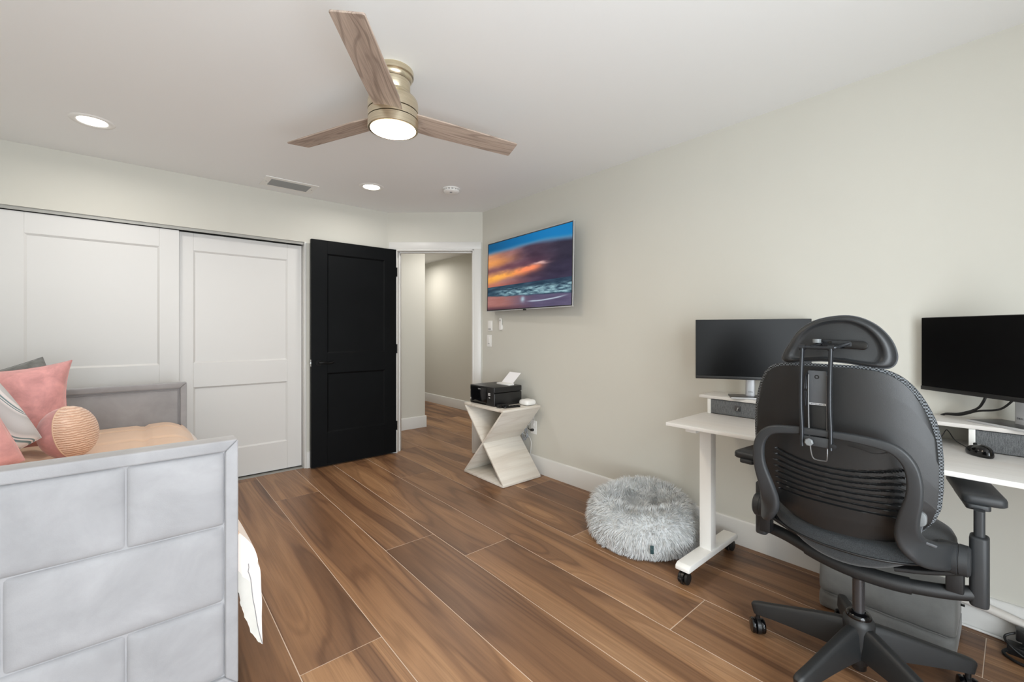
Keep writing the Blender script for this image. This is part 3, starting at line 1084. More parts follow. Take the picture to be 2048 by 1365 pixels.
MB().prism([(a, b, 0) for a, b in rrect(0.118, 0.040, 0.0195, 8)], (0, 0, 0.011), Tr((XR - 0.008, 3.201, 1.294)) @ Matrix.Rotation(R(-90), 4, 'Y')).build('remote_body', 'white_plastic', t, bevel=0.003)
MB().prism([(a, b, 0) for a, b in rrect(0.055, 0.046, 0.020, 8)], (0, 0, 0.013), Tr((XR, 3.201, 1.262)) @ Matrix.Rotation(R(-90), 4, 'Y')).build('cradle', 'white_plastic', t, bevel=0.003)
for dy, dz in ((0, 0.044), (0.011, 0.033), (0, 0.033), (-0.011, 0.033), (0, 0.022)):
    MB().lathe([(0, 0), (0.0032, 0), (0.0032, 0.0012), (0, 0.0014)], 10, Tr((XR - 0.0188, 3.201 + dy, 1.292 + dz)) @ Matrix.Rotation(R(-90), 4, 'Y')).build('button', 'print_dark', t)

# outlet behind the side table with plug, charger and cords
OY, OZo = 2.752, 0.385
t = plate('wall_outlet', OY, OZo, 0.036, 0.058, 'white wall outlet behind the hourglass side table', 'outlet')
for dz in (0.021, -0.021):
    MB().box((XR - 0.0085, OY - 0.016, OZo + dz - 0.015), (XR - 0.005, OY + 0.016, OZo + dz + 0.015)).build('socket', 'white_plastic', t, bevel=0.002)
t = thing('power_adapter', 'black plug with loose cord in the outlet by the side table', 'plug', (XR - 0.02, OY, OZo - 0.02))
MB().box((XR - 0.036, OY - 0.012, OZo - 0.031), (XR - 0.0085, OY + 0.012, OZo - 0.011)).build('plug', 'black_plastic', t, bevel=0.004)
MB().tube(smooth_path([(XR - 0.034, OY, OZo - 0.021), (XR - 0.04, OY + 0.03, OZo - 0.01), (XR - 0.012, OY + 0.07, OZo + 0.02), (XR - 0.010, OY + 0.14, OZo + 0.05), (XR - 0.028, OY + 0.2, OZo + 0.15), (XR - 0.03, OY + 0.19, 0.60)], 8), 0.003, 8).build('cord', 'cable_black', t)
t = thing('charging_cord', 'bundled pale grey cord hanging behind the side table', 'cord', (XR - 0.03, 2.83, 0.16))
path = []
for k in range(60):
    a = k / 59 * 2 * PI * 3
    rr = 0.028 + 0.006 * math.sin(k * 1.3)
    path.append((XR - 0.036 + 0.012 * math.sin(a * 0.5 + k * 0.05), 2.832 + rr * math.cos(a), 0.315 + 1.55 * rr * math.sin(a)))
MB().tube(smooth_path(path, 3), 0.0034, 8).build('coil', 'cable_grey', t)
MB().tube(smooth_path([path[0], (XR - 0.02, 2.80, 0.30), (XR - 0.014, 2.775, 0.26), (XR - 0.024, 2.765, 0.20), (XR - 0.020, 2.775, 0.151)], 8), 0.0026, 8).build('loose_end', 'cable_white', t)
MB().tube(smooth_path([path[-1], (XR - 0.02, 2.80, 0.40), (XR - 0.02, 2.74, 0.47), (XR - 0.022, 2.70, 0.54), (XR - 0.040, 2.68, 0.60), (XR - 0.065, 2.685, 0.6035)], 8), 0.0026, 8).build('rising_end', 'cable_white', t)

# ================================================================== side table
SX0, SX1, SY0, SY1, SH = 2.138, 2.545, 2.600, 3.136, 0.604
st = thing('side_table', 'whitewashed wooden hourglass side table against the wall', 'side table', ((SX0 + SX1) / 2, (SY0 + SY1) / 2, 0))
bt = 0.018
MB().box((SX0, SY0, SH - bt), (SX1, SY1, SH)).build('table_top', 'table_wood', st, bevel=0.002)
MB().box((SX0, SY0, 0.002), (SX1, SY1, bt)).build('bottom_board', 'table_wood', st, bevel=0.002)
zt, zb = SH - bt, bt
dy, dz = SY1 - SY0, zt - zb
ang = math.atan2(dz, dy)
off = 0.016 / math.sin(ang)        # horizontal thickness of a board
MB().prism([(SX0 + 0.001, SY0, zb), (SX0 + 0.001, SY0 + off, zb), (SX0 + 0.001, SY1, zt), (SX0 + 0.001, SY1 - off, zt)], (SX1 - SX0 - 0.002, 0, 0)).build('crossed_board', 'table_wood', st, bevel=0.0015)
MB().prism([(SX0, SY1 - off, zb), (SX0, SY1, zb), (SX0, SY0 + off, zt), (SX0, SY0, zt)], (SX1 - SX0, 0, 0)).build('crossed_board', 'table_wood', st, bevel=0.0015)

# ---- printer
PX0, PX1, PY0, PY1, PZ, PH = 2.185, 2.490, 2.775, 3.118, SH, 0.158
pr = thing('printer', 'black inkjet printer with a white sheet in its rear tray', 'printer', ((PX0 + PX1) / 2, (PY0 + PY1) / 2, PZ))
MB().box((PX0 + 0.004, PY0, PZ), (PX1, PY1, PZ + 0.108)).build('body', 'black_plastic', pr, bevel=0.008, seg=3)
MB().box((PX0 + 0.004, PY0, PZ + 0.110), (PX1, PY1, PZ + PH)).build('scanner_lid', 'black_plastic', pr, bevel=0.007, seg=3)
MB().box((PX0, PY0 + 0.10, PZ + 0.018), (PX0 + 0.012, PY1 - 0.012, PZ + 0.144)).build('front_panel', 'black_gloss', pr, bevel=0.003)
MB().box((PX0 + 0.001, PY0 + 0.006, PZ + 0.012), (PX0 + 0.012, PY0 + 0.096, PZ + 0.146)).build('control_strip', 'black_matte', pr, bevel=0.004)
MB().box((PX0 + 0.004, PY0 + 0.11, PZ + 0.003), (PX0 + 0.02, PY1 - 0.03, PZ + 0.016)).build('paper_tray', 'black_gloss', pr, bevel=0.002)
FMx = Matrix(((0, 0, -1, PX0 - 0.0004), (-1, 0, 0, 0), (0, 1, 0, 0), (0, 0, 0, 1)))   # text on the -X face
def front_text(s, y, z, size, mat):
    m_ = FMx.copy()
    m_[1][3] = y
    m_[2][3] = z
    return text_part('lettering', s, size, mat, pr, m_)
front_text('Canon', (PY0 + PY1) / 2 + 0.03, PZ + 0.132, 0.014, 'print_light')
MB().box((PX0 - 0.0004, PY0 + 0.050, PZ + 0.100), (PX0 + 0.002, PY0 + 0.078, PZ + 0.108)).build('badge', 'print_light', pr, smooth=0)
MB().box((PX0 - 0.0004, PY0 + 0.050, PZ + 0.088), (PX0 + 0.002, PY0 + 0.078, PZ + 0.097)).build('badge', 'print_light', pr, smooth=0)
MB().box((PX0 - 0.0004, PY0 + 0.054, PZ + 0.066), (PX0 + 0.002, PY0 + 0.070, PZ + 0.073)).build('badge', 'print_light', pr, smooth=0)
MB().box((PX0 - 0.0004, PY1 - 0.022, PZ + 0.034), (PX0 + 0.013, PY1 - 0.012, PZ + 0.046)).build('status_label', 'print_light', pr, smooth=0)
MB().box((PX1 - 0.12, PY0 + 0.03, PZ + PH - 0.001), (PX1 - 0.06, PY0 + 0.20, PZ + PH + 0.015)).build('tray_cover', 'white_plastic', pr, bevel=0.004)
tm = Tr((PX1 - 0.075, PY0 + 0.125, PZ + PH + 0.008)) @ Matrix.Rotation(R(48), 4, 'Y')
MB().box((-0.0006, -0.085, 0.0), (0.0006, 0.065, 0.135), tm).build('paper', 'paper', pr, smooth=0)

# ---- router
rx, ry = 2.478, 2.690
rt = thing('wifi_router', 'white rounded square wireless router on the side table', 'router', (rx, ry, SH))
def squircle(rad, z, n=40, p=4.0):
    out = []
    for k in range(n):
        a = 2 * PI * k / n
        c_, s_ = math.cos(a), math.sin(a)
        q = (abs(c_) ** p + abs(s_) ** p) ** (-1 / p)
        out.append(Vector((rx + rad * q * c_, ry + rad * q * s_, z)))
    return out
rings = [squircle(0.052, SH + 0.004), squircle(0.058, SH + 0.010), squircle(0.060, SH + 0.018), squircle(0.058, SH + 0.032), squircle(0.052, SH + 0.041), squircle(0.040, SH + 0.046), squircle(0.020, SH + 0.0485), squircle(0.004, SH + 0.049)]
b = MB()
for q in rings:
    b.v += [tuple(p) for p in q]
for i in range(len(rings) - 1):
    for k in range(40):
        b.f.append((i * 40 + k, i * 40 + (k + 1) % 40, (i + 1) * 40 + (k + 1) % 40, (i + 1) * 40 + k))
b.f += [tuple(range(39, -1, -1)), tuple(range(280, 320))]
b.build('shell', 'white_plastic', rt)
MB().prism(squircle(0.050, SH), (0, 0, 0.006)).build('foot', 'black_matte', rt)
MB().tube(smooth_path([(2.53, 2.70, SH + 0.012), (2.56, 2.72, SH + 0.006), (2.585, 2.73, SH - 0.06), (2.595, 2.735, SH - 0.15), (2.602, 2.75, OZo + 0.02)], 8), 0.0025, 8).build('cord', 'cable_white', rt)

# ---- small black gadgets in front of the printer
t = thing('remote_control', 'slim black remote control lying beside the printer', 'remote control', (2.285, 2.69, SH))
mm = Tr((2.285, 2.672, SH)) @ Matrix.Rotation(R(-12), 4, 'Z')
MB().prism([(a, b, 0.0) for a, b in rrect(0.155, 0.040, 0.014, 5)], (0, 0, 0.015), mm).build('remote_body', 'black_gloss', t, bevel=0.003)
for k in range(4):
    MB().lathe([(0, 0.0148), (0.005, 0.0148), (0.005, 0.0165), (0, 0.017)], 10, mm @ Tr((-0.05 + 0.03 * k, 0, 0))).build('button', 'print_dark', t)
t = thing('cable_bundle', 'small coiled black cable with connector beside the printer', 'cable', (2.20, 2.735, SH))
path = [(2.205 + 0.026 * math.cos(k * 0.55) * (1 - k * 0.008), 2.728 + 0.020 * math.sin(k * 0.55), SH + 0.004 + 0.0007 * k) for k in range(34)]
MB().tube(smooth_path(path, 3), 0.0038, 8).build('coil', 'cable_black', t)
MB().box((2.185, 2.70, SH), (2.225, 2.722, SH + 0.020)).build('connector', 'black_gloss', t, bevel=0.004)
MB().box((2.232, 2.722, SH), (2.30, 2.752, SH + 0.026)).build('charger_block', 'black_plastic', t, bevel=0.005)

# ================================================================== daybed
BX0, BX1, BZ0, BZ1 = -0.835, 0.241, 0.075, 0.871
BY0, BY1, BTK = 1.648, 3.727, 0.08     # faces of the two end panels turned to the camera
bed = thing('daybed', 'light grey velvet upholstered daybed with stitched brick-pattern end panels', 'bed', ((BX0 + BX1) / 2, 2.72, 0))


def pad_fn(o, ux, uz, n_, w_, h_, puff, p=8):
    """surface of an upholstered rectangle: origin o, axes ux, uz, outward n_."""
    def f(u, v):
        a, b_ = abs(2 * u - 1), abs(2 * v - 1)
        k = ((1 - a ** p) * (1 - b_ ** p)) ** 0.5 if a < 1 and b_ < 1 else 0.0
        return o + ux * (w_ * u) + uz * (h_ * v) + n_ * (puff * k)
    return f


def pad(name, o, ux, uz, n_, w_, h_, puff, mat, parent, nu=22, nv=16):
    o, ux, uz, n_ = Vector(o), Vector(ux), Vector(uz), Vector(n_)
    # denser sampling near the edges
    def wr(t):
        s_ = 2 * t - 1
        return 0.5 + 0.5 * math.copysign(1 - (1 - abs(s_)) ** 1.8, s_)
    f = pad_fn(o, ux, uz, n_, w_, h_, puff)
    return MB().shell(lambda u, v: f(wr(u), wr(v)), lambda u, v: o + ux * (w_ * wr(u)) + uz * (h_ * wr(v)) - n_ * 0.012, nu, nv).build(name, mat, parent, smooth=60)


def end_panel(y0, tufted):
    y1 = y0 + BTK
    bw_ = 0.036
    core = MB().box((BX0 + 0.02, y0 + 0.014, BZ0 + 0.02), (BX1 - 0.02, y1 - 0.014, BZ1 - 0.02)).build('end_panel', 'bed_velvet', bed, smooth=0)
    A = [(BX0, BZ0), (BX1, BZ0), (BX1, BZ1), (BX0, BZ1)]
    B = [(BX0 + bw_, BZ0 + bw_), (BX1 - bw_, BZ0 + bw_), (BX1 - bw_, BZ1 - bw_), (BX0 + bw_, BZ1 - bw_)]
    for i in range(4):
        j = (i + 1) % 4
        pts = [(A[i][0], y0, A[i][1]), (A[j][0], y0, A[j][1]), (B[j][0], y0, B[j][1]), (B[i][0], y0, B[i][1])]
        MB().prism(pts, (0, BTK, 0)).build('border', 'bed_velvet', core, bevel=0.006, seg=3)
    x0, x1, z0, z1 = BX0 + bw_, BX1 - bw_, BZ0 + bw_, BZ1 - bw_
    if tufted:
        rows = [(0.111, 0.352), (0.352, 0.597), (0.597, z1)]
        seams = [[x1, -0.032, -0.500, x0], [x1, -0.266, -0.733, x0], [x1, -0.032, -0.500, x0]]
        for (ra, rb), ss in zip(rows, seams):
            for a, b in zip(ss[:-1], ss[1:]):
                pad('tuft_panel', (b, y0 + 0.018, ra), (1, 0, 0), (0, 0, 1), (0, -1, 0), a - b, rb - ra, 0.019, 'bed_velvet', core)
        pad('inner_pad', (x0, y1 - 0.014, z0), (1, 0, 0), (0, 0, 1), (0, 1, 0), x1 - x0, z1 - z0, 0.010, 'bed_velvet', core)
    else:
        g = 0.008
        pad('inner_pad', (x0 + g, y0 + 0.014, z0 + g), (1, 0, 0), (0, 0, 1), (0, -1, 0), x1 - x0 - 2 * g, z1 - z0 - 2 * g, 0.009, 'bed_velvet', core)
        for q, mt in ((0.002, 'bed_velvet'), (0.010, 'bed_velvet')):
            MB().tube([(x0 + q, y0 + 0.006, z0 + q), (x1 - q, y0 + 0.006, z0 + q), (x1 - q, y0 + 0.006, z1 - q), (x0 + q, y0 + 0.006, z1 - q)], 0.0028, 6, True).build('piping', mt, core)
        pad('outer_pad', (x0, y1 - 0.014, z0), (1, 0, 0), (0, 0, 1), (0, 1, 0), x1 - x0, z1 - z0, 0.010, 'bed_velvet', core)


end_panel(BY0, True)
end_panel(BY1, False)
bp = MB().box((BX0, BY0 + BTK, BZ0), (BX0 + 0.08, BY1, BZ1)).build('back_panel', 'bed_velvet', bed, bevel=0.014, seg=3)
for k in range(3):
    L = (BY1 - BY0 - BTK) / 3
    pad('tuft_panel', (BX0 + 0.078, BY0 + BTK + k * L, 0.5), (0, 1, 0), (0, 0, 1), (1, 0, 0), L, 0.34, 0.016, 'bed_velvet', bp)
MB().box((BX1 - 0.055, BY0 + BTK, 0.12), (BX1 - 0.015, BY1, 0.34)).build('side_rail', 'bed_velvet', bed, bevel=0.01)
MB().box((BX0 + 0.08, BY0 + BTK, 0.26), (BX1 - 0.055, BY1, 0.295)).build('slat_base', 'black_matte', bed)
for x in (BX0 + 0.06, BX1 - 0.06):
    for y in (BY0 + 0.04, BY1 + 0.04):
        MB().cyl((x, y, 0), (x, y, BZ0 + 0.03), 0.018, 12, 0.024).build('leg', 'black_matte', bed)

mt = MB().box((BX0 + 0.10, BY0 + BTK + 0.012, 0.298), (BX1 - 0.06, BY1 - 0.012, 0.558)).build('mattress', 'mattress_white', None, bevel=0.04, seg=4)
tag(mt, 'white mattress lying in the daybed under the quilt', 'mattress')

# ---- quilt: peach top with a cream side hanging over the front of the bed
qt = thing('quilt', 'peach and cream quilt spread over the mattress and hanging to the floor', 'quilt', (-0.2, 2.7, 0.56))
DY0, DY1 = BY0 + BTK + 0.010, BY1 - 0.008
outer = [(-0.735, 0.575), (-0.72, 0.600), (-0.55, 0.622), (-0.20, 0.622), (0.0, 0.622), (0.12, 0.622), (0.185, 0.604), (0.228, 0.572), (0.258, 0.528)]
inner = [(-0.735, 0.560), (-0.72, 0.560), (-0.55, 0.560), (-0.20, 0.560), (0.0, 0.560), (0.10, 0.560), (0.165, 0.556), (0.195, 0.535), (0.220, 0.494)]
outer2 = [(0.258, 0.528), (0.291, 0.482), (0.310, 0.430), (0.319, 0.380), (0.322, 0.300), (0.323, 0.210), (0.329, 0.118)]
inner2 = [(0.220, 0.494), (0.240, 0.440), (0.250, 0.395), (0.254, 0.330), (0.266, 0.255), (0.292, 0.170), (0.327, 0.114)]


def prof_at(P, u):
    q = [Vector((a, 0, b)) for a, b in P]
    x = u * (len(q) - 1)
    i = min(int(x), len(q) - 2)
    t = x - i
    p0, p1, p2, p3 = q[max(i - 1, 0)], q[i], q[i + 1], q[min(i + 2, len(q) - 1)]
    return 0.5 * ((2 * p1) + (p2 - p0) * t + (2 * p0 - 5 * p1 + 4 * p2 - p3) * t * t + (3 * p1 - p0 - 3 * p2 + p3) * t ** 3)


def q_top(u, v):
    p = prof_at(outer, u)
    y = DY0 + (DY1 - DY0) * v
    dz = 0.0
    for xs in (-0.36, 0.012):
        dz -= 0.016 * math.exp(-((p.x - xs) / 0.014) ** 2)
    for ys in (2.05, 2.42, 2.79, 3.16, 3.50):
        dz -= 0.012 * math.exp(-((y - ys) / 0.014) ** 2)
    dz += 0.008 * mnoise.noise((p.x * 5, y * 4, 1.0))
    ends = min(1.0, v * 30, (1 - v) * 30)
    dz -= 0.02 * (1 - ends) * (p.z > 0.59)
    k = 1.0 if u < 0.9 else (1 - u) / 0.1
    return Vector((p.x, y, p.z + dz * (k if u > 0.05 else 0)))


def q_side(u, v):
    p = prof_at(outer2, u)
    y = DY0 + (DY1 - DY0) * v
    w_ = u * (0.012 * math.sin(y * 11 + 0.5) * min(1, v * 8) + 0.008 * mnoise.noise((y * 7, u * 6, 2.0)))
    lift = 0.10 * u ** 2 * (1 - math.exp(-v * 5)) * (1 + 0.3 * math.sin(y * 5))
    crease = -0.004 * math.exp(-((u - 0.42 - 0.05 * math.sin(y * 9)) / 0.03) ** 2) * min(1, u * 5)
    return Vector((p.x + w_ + crease, y, p.z + lift))


def q_side_in(u, v):
    p = prof_at(inner2, u)
    s_ = q_side(u, v) - prof_at(outer2, u)
    return Vector((p.x + s_.x, s_.y, p.z + s_.z))


MB().shell(q_top, lambda u, v: prof_at(inner, u) + Vector((0, DY0 + (DY1 - DY0) * v, 0)), 60, 90).build('quilt_top', 'satin_peach', qt, smooth=60)
MB().shell(q_side, q_side_in, 40, 90).build('hanging_side', 'duvet_cream', qt, smooth=50)
# seam along the near corner and the grey lining showing behind it
edge = [q_side(u / 24, 0.0) * 0.55 + q_side_in(u / 24, 0.0) * 0.45 + Vector((0, -0.002, 0)) for u in range(8, 25)]
MB().tube(edge, 0.0014, 6).build('seam', 'piping_grey', qt)
def lin_fn(u, v):
    a = q_side_in(0.30 + 0.70 * u, 0.0)
    b_ = q_side(0.30 + 0.70 * u, 0.0) * 0.55 + a * 0.45
    return a.lerp(b_, v * min(1.0, u * 3)) + Vector((0.003 * math.sin(u * 40) * (1 - v), -0.0014, 0))
MB().grid(lin_fn, 24, 4).build('lining', 'duvet_lining', qt)


# ---- cushions
def place(c, yaw=0, tilt=0, roll=0):
    return Tr(c) @ Matrix.Rotation(R(yaw), 4, 'Z') @ Matrix.Rotation(R(90 - tilt), 4, 'X') @ Matrix.Rotation(R(roll), 4, 'Z')


def pillow(name, mat, label, mtx, w_, h_, t_, pin=0.06, n=26, seed=0.0, wr=0.004, piping=None):
    """knife-edge cushion with drawn-in sides."""
    def side(sg):
        def f(u, v):
            a, b_ = math.sin((u - 0.5) * PI), math.sin((v - 0.5) * PI)
            x = a * w_ / 2 * (1 - pin * (1 - b_ * b_) - 0.0)
            y = b_ * h_ / 2 * (1 - pin * (1 - a * a))
            k = max(0.0, (1 - a ** 4) * (1 - b_ ** 4)) ** 0.55
            z = sg * t_ / 2 * k
            z += k * wr * mnoise.noise((x * 16 + seed, y * 16, sg + seed))
            return Vector((x, y, z))
        return f
    b = MB()
    b.grid(side(1), n, n, mtx)
    b.grid(side(-1), n, n, mtx)
    t = thing(name, label, 'pillow', mtx @ Vector((0, -h_ / 2, 0)), 0, 'pillows on the daybed')
    b.build('cover', mat, t, weld=True, smooth=70)
    ring = []
    for u, v in [(i / 20, 0) for i in range(20)] + [(1, i / 20) for i in range(20)] + [(1 - i / 20, 1) for i in range(20)] + [(0, 1 - i / 20) for i in range(20)]:
        ring.append(mtx @ side(1)(u, v))
    MB().tube(ring, 0.0022, 6, True).build('edge_seam', piping or mat, t)
    return t


pillow('square_pillow', 'pillow_grey', 'mottled dark grey velvet pillow tilted behind a pink one', place((-0.522, 3.50, 0.850), 4, 8, 20), 0.36, 0.36, 0.13, 0.05, seed=1)
pillow('square_pillow', 'pillow_pink', 'large upright pink velvet pillow with a pointed corner before the grey pillow', place((-0.495, 3.16, 0.842), 8, 10, 3), 0.48, 0.44, 0.17, 0.15, seed=2, wr=0.012)
pillow('square_pillow', 'marble_fabric', 'white and teal marbled pillow between two pink pillows', place((-0.540, 2.70, 0.842), 20, 14, 24), 0.33, 0.33, 0.15, -0.04, seed=3)
pillow('square_pillow', 'pillow_pink', 'pink velvet pillow leaning before the marbled pillow', place((-0.545, 2.42, 0.828), 16, 12, 20), 0.33, 0.33, 0.14, -0.02, seed=4)

rc = Vector((-0.250, 2.90, 0.748))
ax = Vector((0.90, -0.36, 0.20)).normalized()
cm = Tr(rc) @ ax.to_track_quat('Z', 'Y').to_matrix().to_4x4()
t = thing('round_pillow', 'round peach satin cushion with a pink back in front of the pink pillow', 'pillow', (rc.x, rc.y, 0.61), 0, 'pillows on the daybed')
rr = 0.122
MB().lathe([(rr, 0.0)] + [(rr * math.cos(a), 0.088 * math.sin(a) ** 0.9) for a in [R(x) for x in (12, 25, 38, 50, 62, 74, 84)]] + [(0, 0.088)], 48, cm).build('front_face', 'satin_ribbed', t, smooth=80)
MB().lathe([(0, -0.105)] + [(rr * 0.99 * math.cos(a), -0.105 * math.sin(a) ** 0.8) for a in [R(x) for x in (84, 74, 62, 50, 38, 25, 12)]] + [(rr, 0.0)], 48, cm).build('back_face', 'pillow_pink', t, smooth=80)
MB().tube([cm @ Vector((rr * math.cos(2 * PI * k / 48), rr * math.sin(2 * PI * k / 48), 0)) for k in range(48)], 0.0025, 6, True).build('piping', 'satin_peach', t)

# ================================================================== standing desk
KX0, KX1, KY0, KY1, KZ = 2.000, 2.606, -0.455, 1.148, 0.767
dk = thing('standing_desk', 'white standing desk with a monitor shelf and grey cloth drawers', 'desk', (2.3, 0.35, 0))
MB().box((KX0, KY0, KZ - 0.018), (KX1, KY1, KZ)).build('desk_top', 'desk_top', dk, bevel=0.002)
RX0, RZ = 2.400, 0.866
MB().box((RX0 - 0.004, KY0 - 0.01, RZ - 0.016), (KX1, KY1 + 0.022, RZ)).build('monitor_shelf', 'desk_top', dk, bevel=0.002)
for y in (1.117, 0.700, 0.112, -0.425):
    MB().box((RX0 + 0.002, y - 0.009, KZ), (KX1 - 0.004, y + 0.009, RZ - 0.016)).build('shelf_upright', 'white_powder', dk, bevel=0.001)
for ya, yb in ((0.710, 1.107), (-0.415, 0.102)):
    dr = MB().box((RX0 + 0.006, ya, KZ + 0.003), (KX1 - 0.03, yb, RZ - 0.019)).build('drawer', 'drawer_cloth', dk, bevel=0.003)
    yc = (ya + yb) / 2
    if ya > 0.5:
        yc = 0.965
    MB().box((RX0 - 0.001, yc - 0.013, KZ + 0.032), (RX0 + 0.007, yc + 0.013, KZ + 0.060)).build('pull_plate', 'gunmetal', dr, bevel=0.001)
    hp = [(RX0 - 0.001, yc - 0.007, KZ + 0.052), (RX0 - 0.010, yc - 0.006, KZ + 0.050), (RX0 - 0.012, yc - 0.003, KZ + 0.038), (RX0 - 0.002, yc - 0.002, KZ + 0.034)]
    MB().sweep(smooth_path(hp, 5), rrect(0.010, 0.003, 0.001, 2)).build('pull', 'steel', dr)
MB().box((2.19, KY0 + 0.10, KZ - 0.060), (2.30, KY1 - 0.09, KZ - 0.020)).build('crossbeam', 'white_powder', dk, bevel=0.003)
for ly in (1.049, -0.356):
    MB().box((2.213, ly - 0.030, 0.085), (2.270, ly + 0.030, KZ - 0.055)).build('leg_column', 'white_powder', dk, bevel=0.003)
    MB().box((2.06, ly - 0.028, KZ - 0.045), (2.50, ly + 0.028, KZ - 0.018)).build('top_bracket', 'white_powder', dk, bevel=0.003)
    a0, a1 = 1.975, 2.530
    MB().prism([(a0, ly - 0.036, 0.066), (a0, ly - 0.036, 0.086), (a0 + 0.02, ly - 0.036, 0.098), (a1 - 0.02, ly - 0.036, 0.098), (a1, ly - 0.036, 0.086), (a1, ly - 0.036, 0.066)], (0, 0.072, 0)).build('foot', 'white_powder', dk, bevel=0.005)
    for cx in (2.000, 2.500):
        ca = MB().cyl((cx, ly, 0.062), (cx, ly, 0.070), 0.016, 14).cyl((cx, ly, 0.02), (cx, ly, 0.066), 0.008, 10).build('caster', 'black_metal', dk)
        for sy_ in (-1, 1):
            MB().lathe([(0, -0.009), (0.020, -0.009), (0.027, -0.006), (0.0285, 0), (0.027, 0.006), (0.020, 0.009), (0, 0.009)], 24, Tr((cx, ly + sy_ * 0.0155, 0.0285)) @ Matrix.Rotation(R(90), 4, 'X')).build('wheel', 'rubber', ca)
        MB().lathe([(0.0305, -0.006), (0.032, -0.006), (0.032, 0.006), (0.0305, 0.006)], 24, Tr((cx, ly, 0.0285)) @ Matrix.Rotation(R(90), 4, 'X')).build('hood', 'black_plastic', ca)
        MB().box((cx - 0.052, ly - 0.009, 0.036), (cx - 0.026, ly + 0.009, 0.043)).build('brake_lever', 'black_plastic', ca, bevel=0.002)


def monitor(label, c, yaw, w_, z0, z1, neck_off, base_c):
    t = thing('monitor', label, 'monitor', (base_c[0], base_c[1], RZ))
    m_ = Tr((c[0], c[1], 0)) @ Matrix.Rotation(R(yaw), 4, 'Z')
    MB().box((-w_ / 2, 0.0, z0), (w_ / 2, 0.012, z1), m_).build('panel_housing', 'bezel', t, bevel=0.002)
    MB().prism([(-0.17, 0.011, z0 + 0.03), (-0.17, 0.036, z0 + 0.05), (-0.17, 0.036, z1 - 0.09), (-0.17, 0.011, z1 - 0.05)], (0.34, 0, 0), m_).build('rear_housing', 'silver_plastic', t, bevel=0.006)
    MB().box((-w_ / 2 + 0.003, -0.0012, z0 + 0.017), (w_ / 2 - 0.003, 0.001, z1 - 0.003), m_).build('screen', 'screen_off', t, smooth=0)
    MB().box((-w_ / 2, -0.003, z0), (w_ / 2, 0.002, z0 + 0.016), m_).build('chin', 'bezel', t, bevel=0.001)
    bm_ = Tr((base_c[0], base_c[1], 0)) @ Matrix.Rotation(R(yaw), 4, 'Z')
    MB().box((-0.105, -0.075, RZ), (0.105, 0.065, RZ + 0.009), bm_).build('stand_base', 'gunmetal', t, bevel=0.003)
    MB().box((-0.106, -0.076, RZ + 0.0005), (0.106, -0.072, RZ + 0.009), bm_).build('base_edge', 'silver_plastic', t, bevel=0.001)
    nk = MB().prism([(a, b, 0) for a, b in rrect(0.046, 0.030, 0.010, 4)], (0, 0, z0 + 0.10 - RZ), bm_ @ Tr((0, 0.028, RZ + 0.004))).build('stand_neck', 'silver_plastic', t)
    MB().box((-0.015, 0.024, z0 + 0.06), (0.015, 0.05, z0 + 0.13), m_).build('swivel', 'silver_plastic', t)
    tm_ = bm_ @ Tr((0, 0.0125, RZ + 0.030)) @ Matrix.Rotation(R(90), 4, 'X')
    text_part('logo', 'DELL', 0.010, 'print_dark', nk, tm_)
    return t


monitor('black flat monitor beside the desk edge, partly behind the chair headrest', (2.4375, 0.910), -60.6, 0.540, 0.966, 1.286, 0, (2.482, 0.927))
m2 = monitor('black flat monitor above the computer mouse', (2.392, 0.060), -129.0, 0.540, 0.972, 1.281, 0, (2.470, 0.000))

t = thing('monitor_cable', 'black cables hanging from the monitor near the computer mouse', 'cable', (2.52, 0.12, RZ))
MB().tube(smooth_path([(2.47, 0.075, 0.99), (2.475, 0.085, 0.95), (2.50, 0.105, 0.915), (2.54, 0.155, 0.885), (2.58, 0.20, 0.872), (2.602, 0.22, 0.84), (2.607, 0.225, 0.80)], 8), 0.0045, 8).build('power_cord', 'cable_black', t)
MB().tube(smooth_path([(2.42, 0.00, 0.985), (2.45, 0.04, 0.93), (2.50, 0.10, 0.908), (2.545, 0.15, 0.880), (2.585, 0.205, 0.870), (2.604, 0.215, 0.85)], 8), 0.0038, 8).build('video_cord', 'cable_black', t)
t = thing('desk_cables', 'tangle of thin black cables and a plug under the monitor shelf', 'cable', (2.50, 0.3, KZ))
MB().tube(smooth_path([(2.55, 0.20, 0.848), (2.52, 0.235, 0.815), (2.47, 0.30, 0.800), (2.44, 0.37, 0.790), (2.46, 0.45, 0.772)], 8), 0.0042, 8).build('thick_cable', 'cable_black', t)
MB().tube(smooth_path([(2.56, 0.33, 0.815), (2.50, 0.31, 0.822), (2.45, 0.33, 0.805), (2.43, 0.38, 0.776), (2.45, 0.48, 0.772)], 8), 0.0025, 8).build('thin_cable', 'cable_black', t)
MB().box((2.40, 0.315, KZ), (2.43, 0.365, KZ + 0.028)).build('plug', 'black_plastic', t, bevel=0.008)

